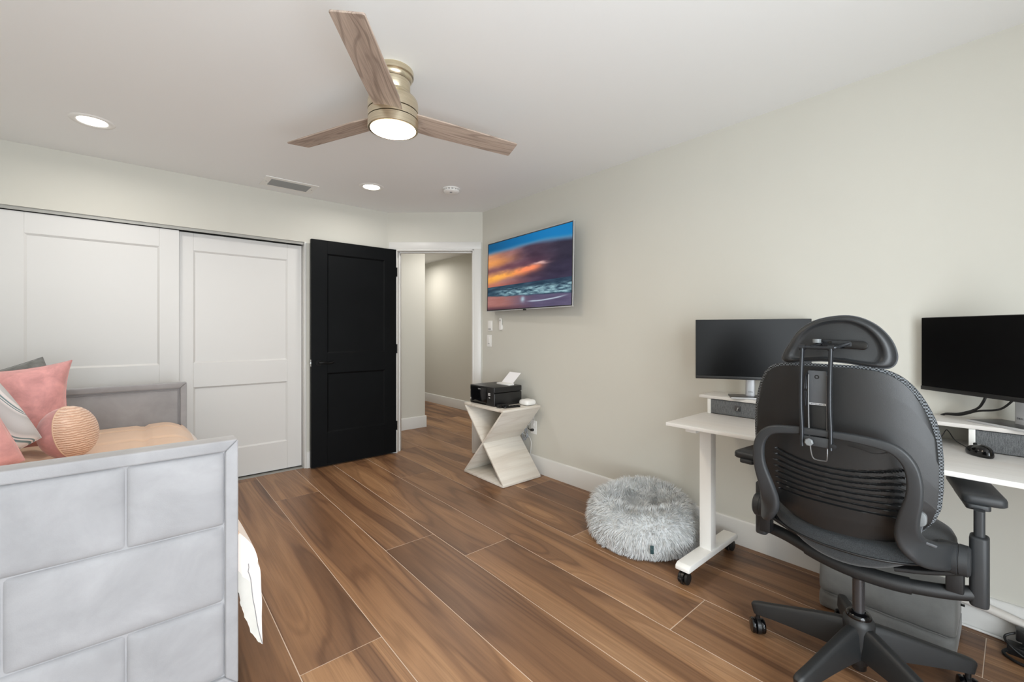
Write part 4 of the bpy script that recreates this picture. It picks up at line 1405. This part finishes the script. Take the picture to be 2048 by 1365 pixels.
# ---- mouse
mx_, my_ = 2.332, 0.088
t = thing('computer_mouse', 'black computer mouse on the white desk', 'mouse', (mx_, my_, KZ))
mm = Tr((mx_, my_, KZ)) @ Matrix.Rotation(R(32), 4, 'Z')
def mouse_ring(rho, z):
    out = []
    for k in range(32):
        a = 2 * PI * k / 32
        wdt = 0.030 + 0.004 * math.cos(a)
        out.append(mm @ Vector((0.052 * rho * math.cos(a), wdt * rho * math.sin(a) * 1.02, z + (0.004 * math.cos(a) * -1 if z > 0.02 else 0))))
    return out
lv = [(0.90, 0.0), (0.98, 0.004), (1.0, 0.010), (0.97, 0.018), (0.88, 0.026), (0.70, 0.033), (0.45, 0.037), (0.2, 0.0385), (0.02, 0.039)]
b = MB()
for rho, z in lv:
    b.v += [tuple(p) for p in mouse_ring(rho, z)]
for i in range(len(lv) - 1):
    b.f += [(i * 32 + k, i * 32 + (k + 1) % 32, (i + 1) * 32 + (k + 1) % 32, (i + 1) * 32 + k) for k in range(32)]
b.f += [tuple(range(31, -1, -1)), tuple(range((len(lv) - 1) * 32, len(lv) * 32))]
b.build('mouse_body', 'black_gloss', t, smooth=60)
MB().lathe([(0, -0.003), (0.006, -0.003), (0.0065, 0), (0.006, 0.003), (0, 0.003)], 14, mm @ Tr((0.026, 0, 0.0345)) @ Matrix.Rotation(R(90), 4, 'X')).build('scroll_wheel', 'rubber', t)
MB().tube(smooth_path([mm @ Vector((0.051, 0, 0.010)), (2.40, 0.155, KZ + 0.03), (2.43, 0.175, KZ + 0.055), (2.44, 0.185, KZ + 0.06), (2.437, 0.20, KZ + 0.03), (2.435, 0.235, KZ + 0.004), (2.45, 0.30, KZ + 0.006), (2.49, 0.36, KZ + 0.02)], 8), 0.0018, 6).build('mouse_cord', 'cable_black', t)

# ================================================================== office chair
HX, HY = 1.912, 0.362                      # base centre
BCY = 0.385                                # back centre
ch = thing('office_chair', 'black ergonomic office chair with headrest, seen from behind at the desk', 'chair', (HX, HY, 0))


def ring_solid(rings):
    """closed solid from a list of equal-length rings (lists of Vectors); capped at both ends."""
    n = len(rings[0])
    b = MB()
    for r_ in rings:
        b.v += [tuple(p) for p in r_]
    for i in range(len(rings) - 1):
        b.f += [(i * n + k, i * n + (k + 1) % n, (i + 1) * n + (k + 1) % n, (i + 1) * n + k) for k in range(n)]
    b.f += [tuple(range(n - 1, -1, -1)), tuple(range((len(rings) - 1) * n, len(rings) * n))]
    return b


# ---- five-star base
hub = MB().lathe([(0, 0.062), (0.026, 0.062), (0.034, 0.075), (0.040, 0.10), (0.044, 0.14), (0.046, 0.20), (0.044, 0.214), (0.036, 0.222), (0, 0.222)], 36, Tr((HX, HY, 0))).build('base_hub', 'chair_base', ch)
MB().lathe([(0, 0.040), (0.020, 0.040), (0.0225, 0.043), (0.0225, 0.068), (0, 0.068)], 24, Tr((HX, HY, 0))).build('cylinder_tip', 'black_plastic', hub)
MB().lathe([(0.020, 0.218), (0.036, 0.218), (0.037, 0.228), (0.034, 0.234), (0.030, 0.238), (0.020, 0.240)], 30, Tr((HX, HY, 0))).build('collar', 'black_gloss', hub)
MB().cyl((HX, HY, 0.23), (HX, HY, 0.43), 0.0175, 28).build('gas_cylinder', 'chrome', ch)
MB().cyl((HX, HY, 0.36), (HX, HY, 0.45), 0.028, 28).build('cylinder_sleeve', 'black_plastic', ch)
LR = 0.335
for k in range(5):
    a = R(92 - 72 * k)
    d_ = Vector((math.cos(a), math.sin(a), 0))
    o_ = Vector((HX, HY, 0))
    path = [o_ + d_ * r_ + Vector((0, 0, z)) for r_, z in ((0.022, 0.148), (0.06, 0.146), (0.12, 0.138), (0.20, 0.125), (0.27, 0.113), (0.318, 0.104), (LR, 0.100), (LR + 0.006, 0.098))]
    prof = [(-0.5, -0.5), (-0.42, 0.30), (-0.30, 0.46), (-0.18, 0.5), (0.18, 0.5), (0.30, 0.46), (0.42, 0.30), (0.5, -0.5)]
    sc_ = [(0.050, 0.112), (0.048, 0.104), (0.045, 0.088), (0.042, 0.068), (0.040, 0.052), (0.040, 0.044), (0.034, 0.040), (0.022, 0.030)]
    MB().sweep(path, prof, scales=sc_).build('base_leg', 'chair_base', ch, smooth=50)
    cpos = o_ + d_ * (LR - 0.012)
    ca = MB().cyl(cpos + Vector((0, 0, 0.045)), cpos + Vector((0, 0, 0.095)), 0.008, 12).build('caster', 'black_plastic', ch)
    wa = a + R((35, 70, -20, 40, 10)[k])
    wdir = Vector((math.cos(wa), math.sin(wa), 0))
    wm = Tr(cpos + Vector((0, 0, 0.0285))) @ wdir.to_track_quat('Z', 'Y').to_matrix().to_4x4()
    for sg in (-1, 1):
        MB().lathe([(0, -0.0095), (0.018, -0.0095), (0.026, -0.007), (0.0285, -0.002), (0.0285, 0.003), (0.026, 0.008), (0.016, 0.0095), (0, 0.0095)], 28, wm @ Tr((0, 0, sg * 0.0165))).build('wheel', 'black_gloss', ca)
    MB().lathe([(0, -0.007), (0.030, -0.007), (0.031, 0), (0.030, 0.007), (0, 0.007)], 28, wm @ Tr((0, 0, 0)) ).build('hood', 'black_plastic', ca)

# ---- seat
SCX, SCY, SHX, SHY = 1.965, 0.372, 0.245, 0.245
def seat_ring(rho, z, n=64, p=2.35, zt=0.0):
    out = []
    for k in range(n):
        a = 2 * PI * k / n
        c_, s_ = math.cos(a), math.sin(a)
        q = (abs(c_) ** p + abs(s_) ** p) ** (-1 / p)
        x = SHX * rho * q * c_
        y = SHY * rho * q * s_
        sag = 0.010 * (y / SHY) ** 2 * (1 if z > 0.5 else 0)
        out.append(Vector((SCX + x, SCY + y, z + sag + zt * x)))
    return out
ring_solid([seat_ring(r_, z) for r_, z in ((1.0, 0.510), (1.015, 0.520), (1.012, 0.535), (0.985, 0.550), (0.94, 0.558), (0.85, 0.561), (0.6, 0.558), (0.3, 0.555), (0.02, 0.554))]).build('seat_cushion', 'seat_fabric', ch, smooth=70)
def pan_ring(rho, lift, top=None):
    out = []
    for p in seat_ring(rho, 0.4, p=2.35):
        z = 0.458 + 0.100 * ((p.y - SCY) / SHY) ** 2 + lift if top is None else top
        out.append(Vector((p.x, p.y, min(z, 0.519))))
    return out
ring_solid([pan_ring(0.02, 0), pan_ring(0.4, 0), pan_ring(0.7, 0.001), pan_ring(0.86, 0.004), pan_ring(0.93, 0.010), pan_ring(0.975, 0.022), pan_ring(1.0, 0.045), pan_ring(1.0, 0, 0.520), pan_ring(0.9, 0, 0.520), pan_ring(0.02, 0, 0.520)]).build('seat_pan', 'seat_fabric', ch, smooth=70)
MB().tube(seat_ring(1.013, 0.514, 64), 0.004, 8, True).build('seat_piping', 'black_plastic', ch)
MB().box((1.87, HY - 0.06, 0.425), (2.05, HY + 0.06, 0.468)).build('tilt_mechanism', 'black_matte', ch, bevel=0.012)
for sg in (-1, 1):
    MB().sweep(smooth_path([(1.87, HY + sg * 0.10, 0.452), (1.88, HY + sg * 0.18, 0.470), (1.885, HY + sg * 0.262, 0.500)], 6), rrect(0.05, 0.014, 0.005), up=(0, 0, 1)).build('pivot_support', 'black_matte', ch)

# ---- arm crossbar and arms
bar = smooth_path([(1.930, 0.672, 0.432), (1.905, 0.58, 0.428), (1.872, 0.47, 0.412), (1.856, 0.37, 0.404), (1.862, 0.26, 0.404), (1.886, 0.15, 0.416), (1.912, 0.075, 0.432)], 6)
MB().tube(bar, 0.0215, 16).build('arm_crossbar', 'chair_base', ch)
MB().tube(bar[10:27], 0.0255, 18).build('crossbar_sleeve', 'chair_base', ch, smooth=50)
for (ax0, ay0, sgn, rot, px_, py_) in ((1.915, 0.074, -1, 12, 2.085, 0.092), (1.935, 0.678, 1, -6, 2.045, 0.722)):
    am = Tr((ax0, ay0, 0))
    slv = MB().prism([(a, b, 0) for a, b in rrect(0.058, 0.042, 0.014, 4)], (0, 0, 0.208), am @ Tr((0, 0, 0.398))).build('arm_sleeve', 'chair_plastic', ch, bevel=0.006, seg=3)
    MB().prism([(a, b, 0) for a, b in rrect(0.034, 0.024, 0.008, 4)], (0, 0, 0.082), am @ Tr((0.002, 0, 0.600))).build('arm_post', 'chair_plastic', ch)
    pm = Tr((px_, py_, 0)) @ Matrix.Rotation(R(rot), 4, 'Z')
    MB().prism([(a, b, 0) for a, b in rrect(0.20, 0.055, 0.012, 4)], (0, 0, 0.016), Tr((px_ - 0.055, py_ - 0.004 * sgn, 0.676)) @ Matrix.Rotation(R(rot), 4, 'Z')).build('pad_bracket', 'chair_plastic', ch, bevel=0.003)
    pw = rrect(0.285, 0.100, 0.022, 6)
    def pr_(k_, z):
        return [pm @ Vector((a * k_[0], b * k_[1], z)) for a, b in pw]
    ring_solid([pr_((0.97, 0.93), 0.689), pr_((1.0, 1.0), 0.693), pr_((1.0, 1.0), 0.708), pr_((0.985, 0.96), 0.714), pr_((0.95, 0.86), 0.7175), pr_((0.5, 0.4), 0.7185)]).build('arm_pad', 'chair_plastic', ch, smooth=50)

# ---- back shell with lumbar slots
ZB, ZT = 0.568, 1.108
def hw(z):
    return interp(z, [0.565, 0.60, 0.65, 0.70, 0.76, 0.84, 0.95, 1.04, 1.11], [0.135, 0.165, 0.200, 0.222, 0.234, 0.239, 0.240, 0.236, 0.226])
def xr(z, s):
    return interp(z, [0.56, 0.62, 0.70, 0.78, 0.86, 0.95, 1.04, 1.12], [1.716, 1.698, 1.683, 1.674, 1.667, 1.660, 1.653, 1.647]) + 0.058 * abs(s) ** 2.3
def ztop(s):
    return ZT - 0.006 * s * s - (0.105 * abs(s) ** 8 if s > 0 else 0.150 * abs(s) ** 5)
slots = []
for k in range(8):
    f_ = k / 7
    slots.append((0.815 - 0.150 * f_, 0.030 * (1 - f_)))     # height, sag
def back_pt(u, v, off=0.0, grow=0.0, groove=True):
    s = 2 * u - 1
    zref = ZB + (ZT - ZB) * v
    z = ZB + (ztop(s) + grow - ZB) * v
    y = BCY + s * (hw(zref) + grow * min(1, v * 3))
    x = xr(z, s) + off
    if groove and 0.63 < z < 0.84 and abs(s) < 0.80:
        lim = 0.172
        yy = y - BCY
        if abs(yy) < lim:
            for zk, sg in slots:
                zz = zk - sg * (1 - (yy / lim) ** 2)
                dd = abs(z - zz)
                if dd < 0.0030:
                    x += 0.0095 * (1 - (dd / 0.0030) ** 2) ** 0.3 * min(1, (lim - abs(yy)) / 0.006)
    return Vector((x, y, z))
def vmap(v):
    # more rows through the slotted zone (z 0.64 - 0.83)
    return interp(v, [0, 0.06, 0.72, 1.0], [0, 0.12, 0.50, 1.0])
MB().shell(lambda u, v: back_pt(u, vmap(v)), lambda u, v: back_pt(u, vmap(v), 0.016, groove=False), 72, 200).build('back_shell', 'chair_shell', ch, smooth=60)
def cush(u, v):
    s, t_ = 2 * u - 1, 2 * v - 1
    k = (max(0, 1 - abs(s) ** 8) * max(0, 1 - abs(t_) ** 10)) ** 0.5
    return back_pt(u, v, 0.020 + 0.030 * k, 0.009, False)
MB().shell(lambda u, v: back_pt(u, v, 0.0085 + 0.004 * (1 - abs(2 * u - 1) ** 10) , 0.009, False), cush, 48, 56).build('back_cushion', 'mesh_fabric', ch, smooth=70)

# ---- back frame: one band from pivot to pivot, arching behind the back
half = [(1.852, 0.250, 0.541, 1), (1.800, 0.236, 0.553, 1), (1.750, 0.217, 0.568, 0.95), (1.712, 0.198, 0.588, 0.7), (1.688, 0.184, 0.616, 0.35), (1.671, 0.180, 0.650, 0.1), (1.655, 0.185, 0.692, 0), (1.640, 0.197, 0.750, 0), (1.631, 0.200, 0.800, 0), (1.622, 0.189, 0.852, 0), (1.614, 0.155, 0.889, 0), (1.609, 0.085, 0.902, 0), (1.607, 0.0, 0.905, 0)]
full = half + [(x, -y, z, -k) for x, y, z, k in half[-2::-1]]
pts = smooth_path([(x, BCY + y, z) for x, y, z, k in full], 6)
kk = smooth_path([(k, 0, 0) for x, y, z, k in full], 6)
n_ = len(pts)
ups, scs = [], []
for i in range(n_):
    k = kk[i].x
    ups.append(Vector((-(1 - abs(k)) - 0.28 * abs(k), k, 0)).normalized())
    e_ = min(i, n_ - 1 - i) / ((n_ - 1) / 2)
    scs.append((interp(e_, [0, 0.2, 0.32, 0.45, 0.6, 0.8, 1.0], [1.75, 1.75, 1.55, 1.15, 0.82, 0.66, 0.48]), interp(e_, [0, 0.3, 0.5, 1], [1.4, 1.3, 1.1, 0.9])))
MB().sweep(pts, rrect(0.046, 0.022, 0.0095, 4), up=ups, scales=scs).build('back_frame', 'chair_plastic', ch, smooth=50)
for sg in (-1, 1):
    pv = BCY + sg * 0.262
    pmx = Tr((1.866, pv, 0.536)) @ Matrix.Rotation(R(90 if sg < 0 else -90), 4, 'X')
    MB().lathe([(0, -0.036), (0.042, -0.036), (0.046, -0.030), (0.046, 0.006), (0.044, 0.007), (0.044, 0.009), (0.0455, 0.010), (0.0445, 0.028), (0.038, 0.034), (0, 0.035)], 40, pmx).build('pivot_housing', 'chair_plastic', ch)
    MB().box((1.862, pv - 0.02, 0.43), (1.905, pv + 0.02, 0.52)).build('pivot_post', 'black_matte', ch, bevel=0.006)

# lumbar height slider at the side of the back
kx, ky, kz = 1.700, 0.183, 0.686
kb = MB().prism([(a, b, 0) for a, b in rrect(0.034, 0.042, 0.015, 6)], (0, 0, 0.018), Tr((kx, ky, kz)) @ Matrix.Rotation(R(-90), 4, 'Y') @ Matrix.Rotation(R(90), 4, 'Z')).build('lumbar_slider', 'chair_knob', ch, bevel=0.004)
MB().lathe([(0, 0.0178), (0.012, 0.0178), (0.0125, 0.019), (0.0105, 0.0195), (0, 0.0188)], 28, Tr((kx, ky, kz)) @ Matrix.Rotation(R(-90), 4, 'Y')).build('slider_button', 'chair_knob', kb)
MB().sweep([(1.702, 0.178, 0.668), (1.702, 0.184, 0.630), (1.706, 0.176, 0.616), (1.722, 0.150, 0.606)], rrect(0.008, 0.005, 0.002), up=(1, 0, 0)).build('slider_track', 'chair_grey', ch)

# ---- headrest
outl = [(0.528, 1.124), (0.521, 1.150), (0.505, 1.178), (0.478, 1.220), (0.441, 1.250), (0.398, 1.265), (0.348, 1.270), (0.310, 1.262), (0.276, 1.241), (0.251, 1.212), (0.236, 1.182), (0.229, 1.152), (0.231, 1.130), (0.240, 1.116), (0.256, 1.111), (0.290, 1.114), (0.340, 1.122), (0.400, 1.126), (0.460, 1.122), (0.508, 1.115)]
ol = [Vector((0, a, b)) for a, b in outl]
ol = smooth_path(ol, 5, True)
hc = Vector((0, 0.376, 1.185))
def hr(k_, x):
    out = []
    for p in ol:
        q = hc + (p - hc) * k_
        out.append(Vector((x + 0.9 * (q.y - 0.385) ** 2, q.y, q.z)))
    return out
HBX = 1.648
ring_solid([hr(0.02, HBX + 0.010), hr(0.5, HBX + 0.010), hr(0.70, HBX + 0.0105), hr(0.765, HBX + 0.009), hr(0.80, HBX + 0.002), hr(0.85, HBX - 0.002), hr(0.91, HBX - 0.0005), hr(0.96, HBX + 0.006), hr(0.985, HBX + 0.014)]).build('headrest_shell', 'leather_black', ch, smooth=60)
ring_solid([hr(0.985, HBX + 0.013), hr(1.0, HBX + 0.018), hr(1.005, HBX + 0.026), hr(0.99, HBX + 0.040), hr(0.93, HBX + 0.054), hr(0.80, HBX + 0.062), hr(0.5, HBX + 0.066), hr(0.02, HBX + 0.067)]).build('headrest_cushion', 'leather_black', ch, smooth=60)
MB().tube(hr(0.997, HBX + 0.016), 0.0022, 6, True).build('headrest_stitching', 'chair_grey', ch)
# slotted plate on the pad
slot = [Vector((HBX + 0.004, 0.355 + a, 1.181 + b + 0.05 * a)) for a, b in rrect(0.128, 0.026, 0.0125, 6)]
MB().prism(slot, (0.008, 0, 0)).build('slot_plate', 'black_gloss', ch, bevel=0.002)
MB().prism([Vector((HBX + 0.001, 0.368 + a, 1.1835 + b + 0.05 * a)) for a, b in rrect(0.076, 0.018, 0.005, 4)], (0.006, 0, 0)).build('slot_bracket', 'rod_metal', ch, bevel=0.0015)
MB().lathe([(0, 0), (0.0045, 0), (0.0045, 0.003), (0, 0.0035)], 14, Tr((HBX + 0.0015, 0.383, 1.187)) @ Matrix.Rotation(R(-90), 4, 'Y')).build('screw', 'black_gloss', ch)
MB().cyl((1.630, 0.414, 1.185), (1.630, 0.414, 1.197), 0.011, 18, 0.012).build('pivot_knob', 'chair_knob', ch)
MB().tube(smooth_path([(1.640, 0.335, 1.184), (1.622, 0.352, 1.176), (1.602, 0.366, 1.171), (1.602, 0.410, 1.170), (1.602, 0.452, 1.172)], 6), 0.0052, 10).build('hinge_rod', 'rod_metal', ch)
MB().tube(smooth_path([(1.640, 0.405, 1.186), (1.622, 0.415, 1.177), (1.604, 0.425, 1.172)], 6), 0.0052, 10).build('hinge_rod', 'rod_metal', ch)
for yy in (0.370, 0.446):
    MB().sweep(smooth_path([(1.602, yy, 1.170), (1.597, yy + 0.001, 1.10), (1.596, yy + 0.002, 1.0), (1.598, yy, 0.92), (1.600, yy, 0.858)], 6), rrect(0.0105, 0.017, 0.0042, 3), up=(-1, 0, 0)).build('support_rod', 'rod_metal', ch)
    MB().lathe([(0, -0.008), (0.0085, -0.008), (0.0085, 0.008), (0, 0.008)], 16, Tr((1.602, yy, 1.170)) @ Matrix.Rotation(R(90), 4, 'X')).build('rod_joint', 'rod_metal', ch)
MB().box((1.596, 0.372, 0.862), (1.612, 0.445, 0.892)).build('lower_clamp', 'chair_plastic', ch, bevel=0.003)
MB().lathe([(0, 0), (0.008, 0), (0.012, 0.003), (0.012, 0.009), (0.009, 0.012), (0, 0.012)], 7, Tr((1.596, 0.425, 0.874)) @ Matrix.Rotation(R(-90), 4, 'Y')).build('clamp_knob', 'chair_knob', ch)
MB().lathe([(0, 0), (0.008, 0), (0.008, 0.005), (0, 0.006)], 6, Tr((1.596, 0.362, 0.872)) @ Matrix.Rotation(R(-90), 4, 'Y')).build('clamp_bolt', 'rod_metal', ch)
MB().tube(smooth_path([(1.606, 0.430, 1.085), (1.604, 0.430, 0.99), (1.604, 0.428, 0.90), (1.606, 0.424, 0.845), (1.610, 0.420, 0.824), (1.612, 0.412, 0.818), (1.612, 0.392, 0.818), (1.611, 0.384, 0.821), (1.606, 0.381, 0.845), (1.604, 0.381, 0.90), (1.604, 0.381, 0.99), (1.606, 0.382, 1.085)], 5), 0.0023, 8).build('wire_loop', 'dark_wire', ch)
pl = MB().box((1.610, 0.384, 0.990), (1.618, 0.434, 1.098)).build('cover_plate', 'chair_grey', ch, bevel=0.003)
MB().lathe([(0.0035, 0), (0.0065, 0), (0.0065, 0.0008), (0.0035, 0.0008)], 20, Tr((1.6100, 0.409, 1.078)) @ Matrix.Rotation(R(-90), 4, 'Y')).build('round_emblem', 'black_matte', pl)
MB().box((1.6095, 0.3845, 0.990), (1.612, 0.4335, 0.996)).build('name_strip', 'print_light', pl, smooth=0)
random.seed(11)
yq = 0.4315
while yq > 0.388:
    wq = random.uniform(0.0016, 0.0032)
    MB().box((1.6092, yq - wq, 0.9913), (1.6100, yq, 0.9947)).build('strip_lettering', 'print_dark', pl, smooth=0)
    yq -= wq + 0.0011
MB().box((1.614, 0.386, 0.886), (1.622, 0.432, 0.990)).build('lower_plate', 'black_plastic', ch, bevel=0.002)
for yy in (0.4385, 0.4345):
    MB().sweep(smooth_path([(1.616, yy - 0.004, 1.092), (1.606, yy, 1.075), (1.604, yy + 0.001, 1.03), (1.606, yy, 0.985)], 5), rrect(0.0022, 0.003, 0.0008, 2)).build('plate_rail', 'rod_metal', pl)
MB().sweep(smooth_path([(1.655, BCY - 0.045, 0.868), (1.653, BCY - 0.07, 0.866), (1.652, BCY - 0.11, 0.858), (1.653, BCY - 0.14, 0.868)], 6), rrect(0.003, 0.003, 0.001, 2)).build('seam_line', 'black_matte', ch)

# ================================================================== pet bed
GX, GY, GR = 2.268, 1.452, 0.315
pb = thing('pet_bed', 'round fluffy grey pet bed with a sunken middle on the floor', 'pet bed', (GX, GY, 0))
gprof = [(0.0, 0.170), (0.05, 0.170), (0.09, 0.173), (0.125, 0.186), (0.16, 0.208), (0.20, 0.228), (0.235, 0.228), (0.27, 0.205), (0.297, 0.160), (0.306, 0.110), (0.300, 0.055), (0.280, 0.016), (0.26, 0.002)]
gp = smooth_path([(a, 0, b) for a, b in gprof], 5)
def gpt(t, a):
    x = t * (len(gp) - 1)
    i = min(int(x), len(gp) - 2)
    p = gp[i].lerp(gp[i + 1], x - i)
    lump = 1 + 0.035 * math.sin(a * 3 + 1) + 0.03 * mnoise.noise((math.cos(a) * 2.2, math.sin(a) * 2.2, t * 3))
    back = 0.030 * max(0.0, math.cos(a - R(38)))           # rim stands higher toward the wall
    z = p.z * lump + back * min(1.0, p.x / 0.2) * min(1.0, p.z / 0.15)
    return Vector((GX + p.x * math.cos(a), GY + p.x * math.sin(a), z))
b = MB()
NA, NT_ = 64, 48
b.grid(lambda u, v: gpt(v, u * 2 * PI), NA, NT_)
b.build('cushion_body', 'fur_base', pb, weld=True, smooth=80)
rng = random.Random(7)
fv, ff = [], []
NSTR = 26000
for k in range(NSTR):
    t_ = rng.random() ** 0.8
    a_ = rng.random() * 2 * PI
    p = gpt(t_, a_)
    if rng.random() > min(1.0, 0.18 + math.hypot(p.x - GX, p.y - GY) / 0.30):
        continue
    e1 = gpt(min(1, t_ + 0.01), a_) - gpt(max(0, t_ - 0.01), a_)
    e2 = gpt(t_, a_ + 0.02) - gpt(t_, a_ - 0.02)
    if e1.length < 1e-6 or e2.length < 1e-6:
        continue
    nr = e2.cross(e1)
    if nr.length < 1e-9:
        continue
    nr.normalize()
    e1.normalize()
    if t_ < 0.5:
        if nr.z < 0:
            nr = -nr
    elif nr.dot(Vector((p.x - GX, p.y - GY, 0.05))) < 0:
        nr = -nr
    clump = Vector((mnoise.noise((p.x * 22, p.y * 22, p.z * 22)), mnoise.noise((p.x * 22 + 9, p.y * 22, p.z * 22)), mnoise.noise((p.x * 22, p.y * 22 + 9, p.z * 22))))
    flow = e1 * (0.75 if t_ > 0.45 else 0.15) + clump * 1.1
    L_ = rng.uniform(0.028, 0.050) * (0.8 if t_ > 0.85 else 1.0)
    side = nr.cross(Vector((rng.gauss(0, 1), rng.gauss(0, 1), rng.gauss(0, 1))))
    if side.length < 1e-6:
        continue
    side.normalize()
    wd = rng.uniform(0.0011, 0.0019)
    d1 = (nr * 1.0 + flow * 0.35).normalized()
    d2 = (nr * 0.5 + flow * 0.9).normalized()
    q0 = p - nr * 0.004
    q1 = q0 + d1 * (L_ * 0.5)
    q2 = q1 + d2 * (L_ * 0.5)
    if q2.z < 0.003:
        q2.z = 0.003
    if q1.z < 0.003:
        q1.z = 0.004
    if q2.x > XR - BT - 0.003:
        q2.x = XR - BT - 0.003
    o_ = len(fv)
    fv += [q0 - side * wd, q0 + side * wd, q1 - side * wd * 0.9, q1 + side * wd * 0.9, q2]
    ff += [(o_, o_ + 1, o_ + 3, o_ + 2), (o_ + 2, o_ + 3, o_ + 4)]
fb_ = MB()
fb_.v, fb_.f = [tuple(p) for p in fv], ff
fo = fb_.build('fur', 'fur_grey', pb, smooth=180, recalc=False)
tag(fo, 'long shaggy light grey fur', kind='stuff')
pt = gpt(0.80, math.atan2(-0.62, -0.72))
tmx = Tr(pt + Vector((-0.020, -0.018, 0.008))) @ Matrix.Rotation(math.atan2(-0.62, -0.72), 4, 'Z')
MB().box((0, -0.009, -0.022), (0.002, 0.009, 0.022), tmx).build('label_tag', 'tag_teal', pb, bevel=0.0005)

# ================================================================== foot rest under the desk
fr_ = thing('foot_rest', 'dark grey velvet foam foot rest under the desk behind the chair', 'foot rest', (2.43, 0.362, 0))
FY0, FY1 = 0.148, 0.574
def foot_ring(sect, y, k_=1.0):
    cx = sum(p[0] for p in sect) / len(sect)
    cz = sum(p[1] for p in sect) / len(sect)
    return [Vector((cx + (a - cx) * k_, y, cz + (c - cz) * k_)) for a, c in sect]
low = rrect(0.290, 0.074, 0.024, 5)
low = [(2.428 + a, 0.038 + b) for a, b in low]
up_pts = smooth_path([(2.292, 0, 0.084), (2.286, 0, 0.120), (2.292, 0, 0.168), (2.312, 0, 0.212), (2.352, 0, 0.236), (2.410, 0, 0.240), (2.475, 0, 0.222), (2.530, 0, 0.180), (2.556, 0, 0.125), (2.556, 0, 0.086), (2.54, 0, 0.076), (2.42, 0, 0.074), (2.31, 0, 0.076)], 4, True)
upp = [(p.x, p.z) for p in up_pts]
def caps(sect):
    L = [(FY0, 0.90), (FY0 + 0.004, 0.955), (FY0 + 0.014, 0.99), (FY0 + 0.03, 1.0)]
    mid = [(FY0 + (FY1 - FY0) * k / 10, 1.0 + 0.006 * math.sin(k * 1.9)) for k in range(1, 10)]
    Rr = [(FY1 - 0.03, 1.0), (FY1 - 0.014, 0.99), (FY1 - 0.004, 0.955), (FY1, 0.90)]
    return [foot_ring(sect, y, k_) for y, k_ in L + mid + Rr]
ring_solid(caps(low)).build('lower_layer', 'rest_velvet', fr_, smooth=60)
ring_solid(caps(upp)).build('upper_cushion', 'rest_velvet', fr_, smooth=60)
MB().tube([(2.2855, FY0 + 0.02 + (FY1 - FY0 - 0.04) * k / 20, 0.076 + 0.002 * math.sin(k * 1.3)) for k in range(21)], 0.002, 6).build('seam', 'rest_velvet', fr_)
MB().box((2.50, FY0 - 0.012, 0.118), (2.512, FY0 + 0.004, 0.124)).build('zip_pull', 'black_metal', fr_, bevel=0.001)

# ================================================================== cords along the baseboard
bx = XR - BT
t = thing('cord_cover', 'beige cable sleeve running along the baseboard beyond the foot rest', 'cable sleeve', (bx - 0.02, 0.0, 0.08))
MB().tube(smooth_path([(bx - 0.017, 0.42, 0.122), (bx - 0.017, 0.25, 0.120), (bx - 0.017, 0.12, 0.114), (bx - 0.018, 0.04, 0.104), (bx - 0.020, -0.04, 0.086), (bx - 0.022, -0.12, 0.060), (bx - 0.022, -0.20, 0.034), (bx - 0.022, -0.32, 0.018), (bx - 0.022, -0.45, 0.017)], 6), 0.0165, 16).build('sleeve', 'cord_cover', t)
t = thing('white_cord', 'thin white cord lying on the floor along the baseboard', 'cord', (bx - 0.01, 0.1, 0))
MB().tube(smooth_path([(bx - 0.006, 0.44, 0.005), (bx - 0.006, 0.25, 0.005), (bx - 0.007, 0.13, 0.005), (bx - 0.012, 0.05, 0.005), (bx - 0.022, 0.01, 0.006), (bx - 0.03, -0.03, 0.012)], 6), 0.005, 10).build('cord', 'cable_white', t)
t = thing('power_strip', 'black power strip with cord lying on the floor by the baseboard', 'power strip', (2.535, -0.14, 0))
MB().box((2.490, -0.30, 0.0), (2.544, 0.026, 0.034)).build('strip_body', 'black_plastic', t, bevel=0.005)
for k in range(4):
    MB().box((2.502, -0.04 - k * 0.06, 0.0335), (2.532, -0.005 - k * 0.06, 0.0355)).build('socket', 'black_matte', t, bevel=0.001)
MB().box((2.508, -0.050, 0.050), (2.550, 0.004, 0.095)).box((2.508, -0.035, 0.034), (2.533, -0.012, 0.060)).build('plug', 'black_plastic', t, bevel=0.006)
MB().tube(smooth_path([(2.50, 0.022, 0.015), (2.48, 0.034, 0.008), (2.458, 0.022, 0.006), (2.44, -0.005, 0.006), (2.435, -0.05, 0.006), (2.45, -0.12, 0.006), (2.47, -0.2, 0.006), (2.50, -0.26, 0.006)], 6), 0.0055, 10).build('cord', 'cable_black', t)
MB().tube(smooth_path([(2.53, -0.0, 0.075), (2.515, 0.03, 0.055), (2.49, 0.022, 0.040), (2.475, -0.02, 0.016), (2.47, -0.07, 0.014), (2.49, -0.14, 0.014)], 6), 0.004, 8).build('plug_cord', 'cable_black', t)
import OpenImageIO as oiio, numpy as np, sys
im=oiio.ImageBuf('/workdir/render_main.png').get_pixels(oiio.UINT8)
for n,(a,b,c,d) in dict(ceil_r=(1200,60,1260,100),wall_r=(1800,300,1860,340),wall_m=(1250,500,1310,540),closet=(150,550,210,590),bed=(100,1100,160,1140),wall_l=(300,370,360,400),hall=(880,600,920,640),bdoor=(700,560,740,600),ceil_l=(350,120,410,160),ceil_mid=(900,330,940,350),floor=(900,1180,960,1220),chair=(1750,820,1800,860),wall_low=(1150,800,1200,850),farp=(200,800,260,840),rdoor=(450,600,500,640),desk=(2000,950,2030,965),hallL=(810,600,835,640),closet_low=(505,840,540,870),underdesk=(1450,900,1490,960),footrest=(1800,1230,1850,1260)).items():
    p=im[b//2:d//2,a//2:c//2,:3].reshape(-1,3).mean(0); print(n,p.round().astype(int))
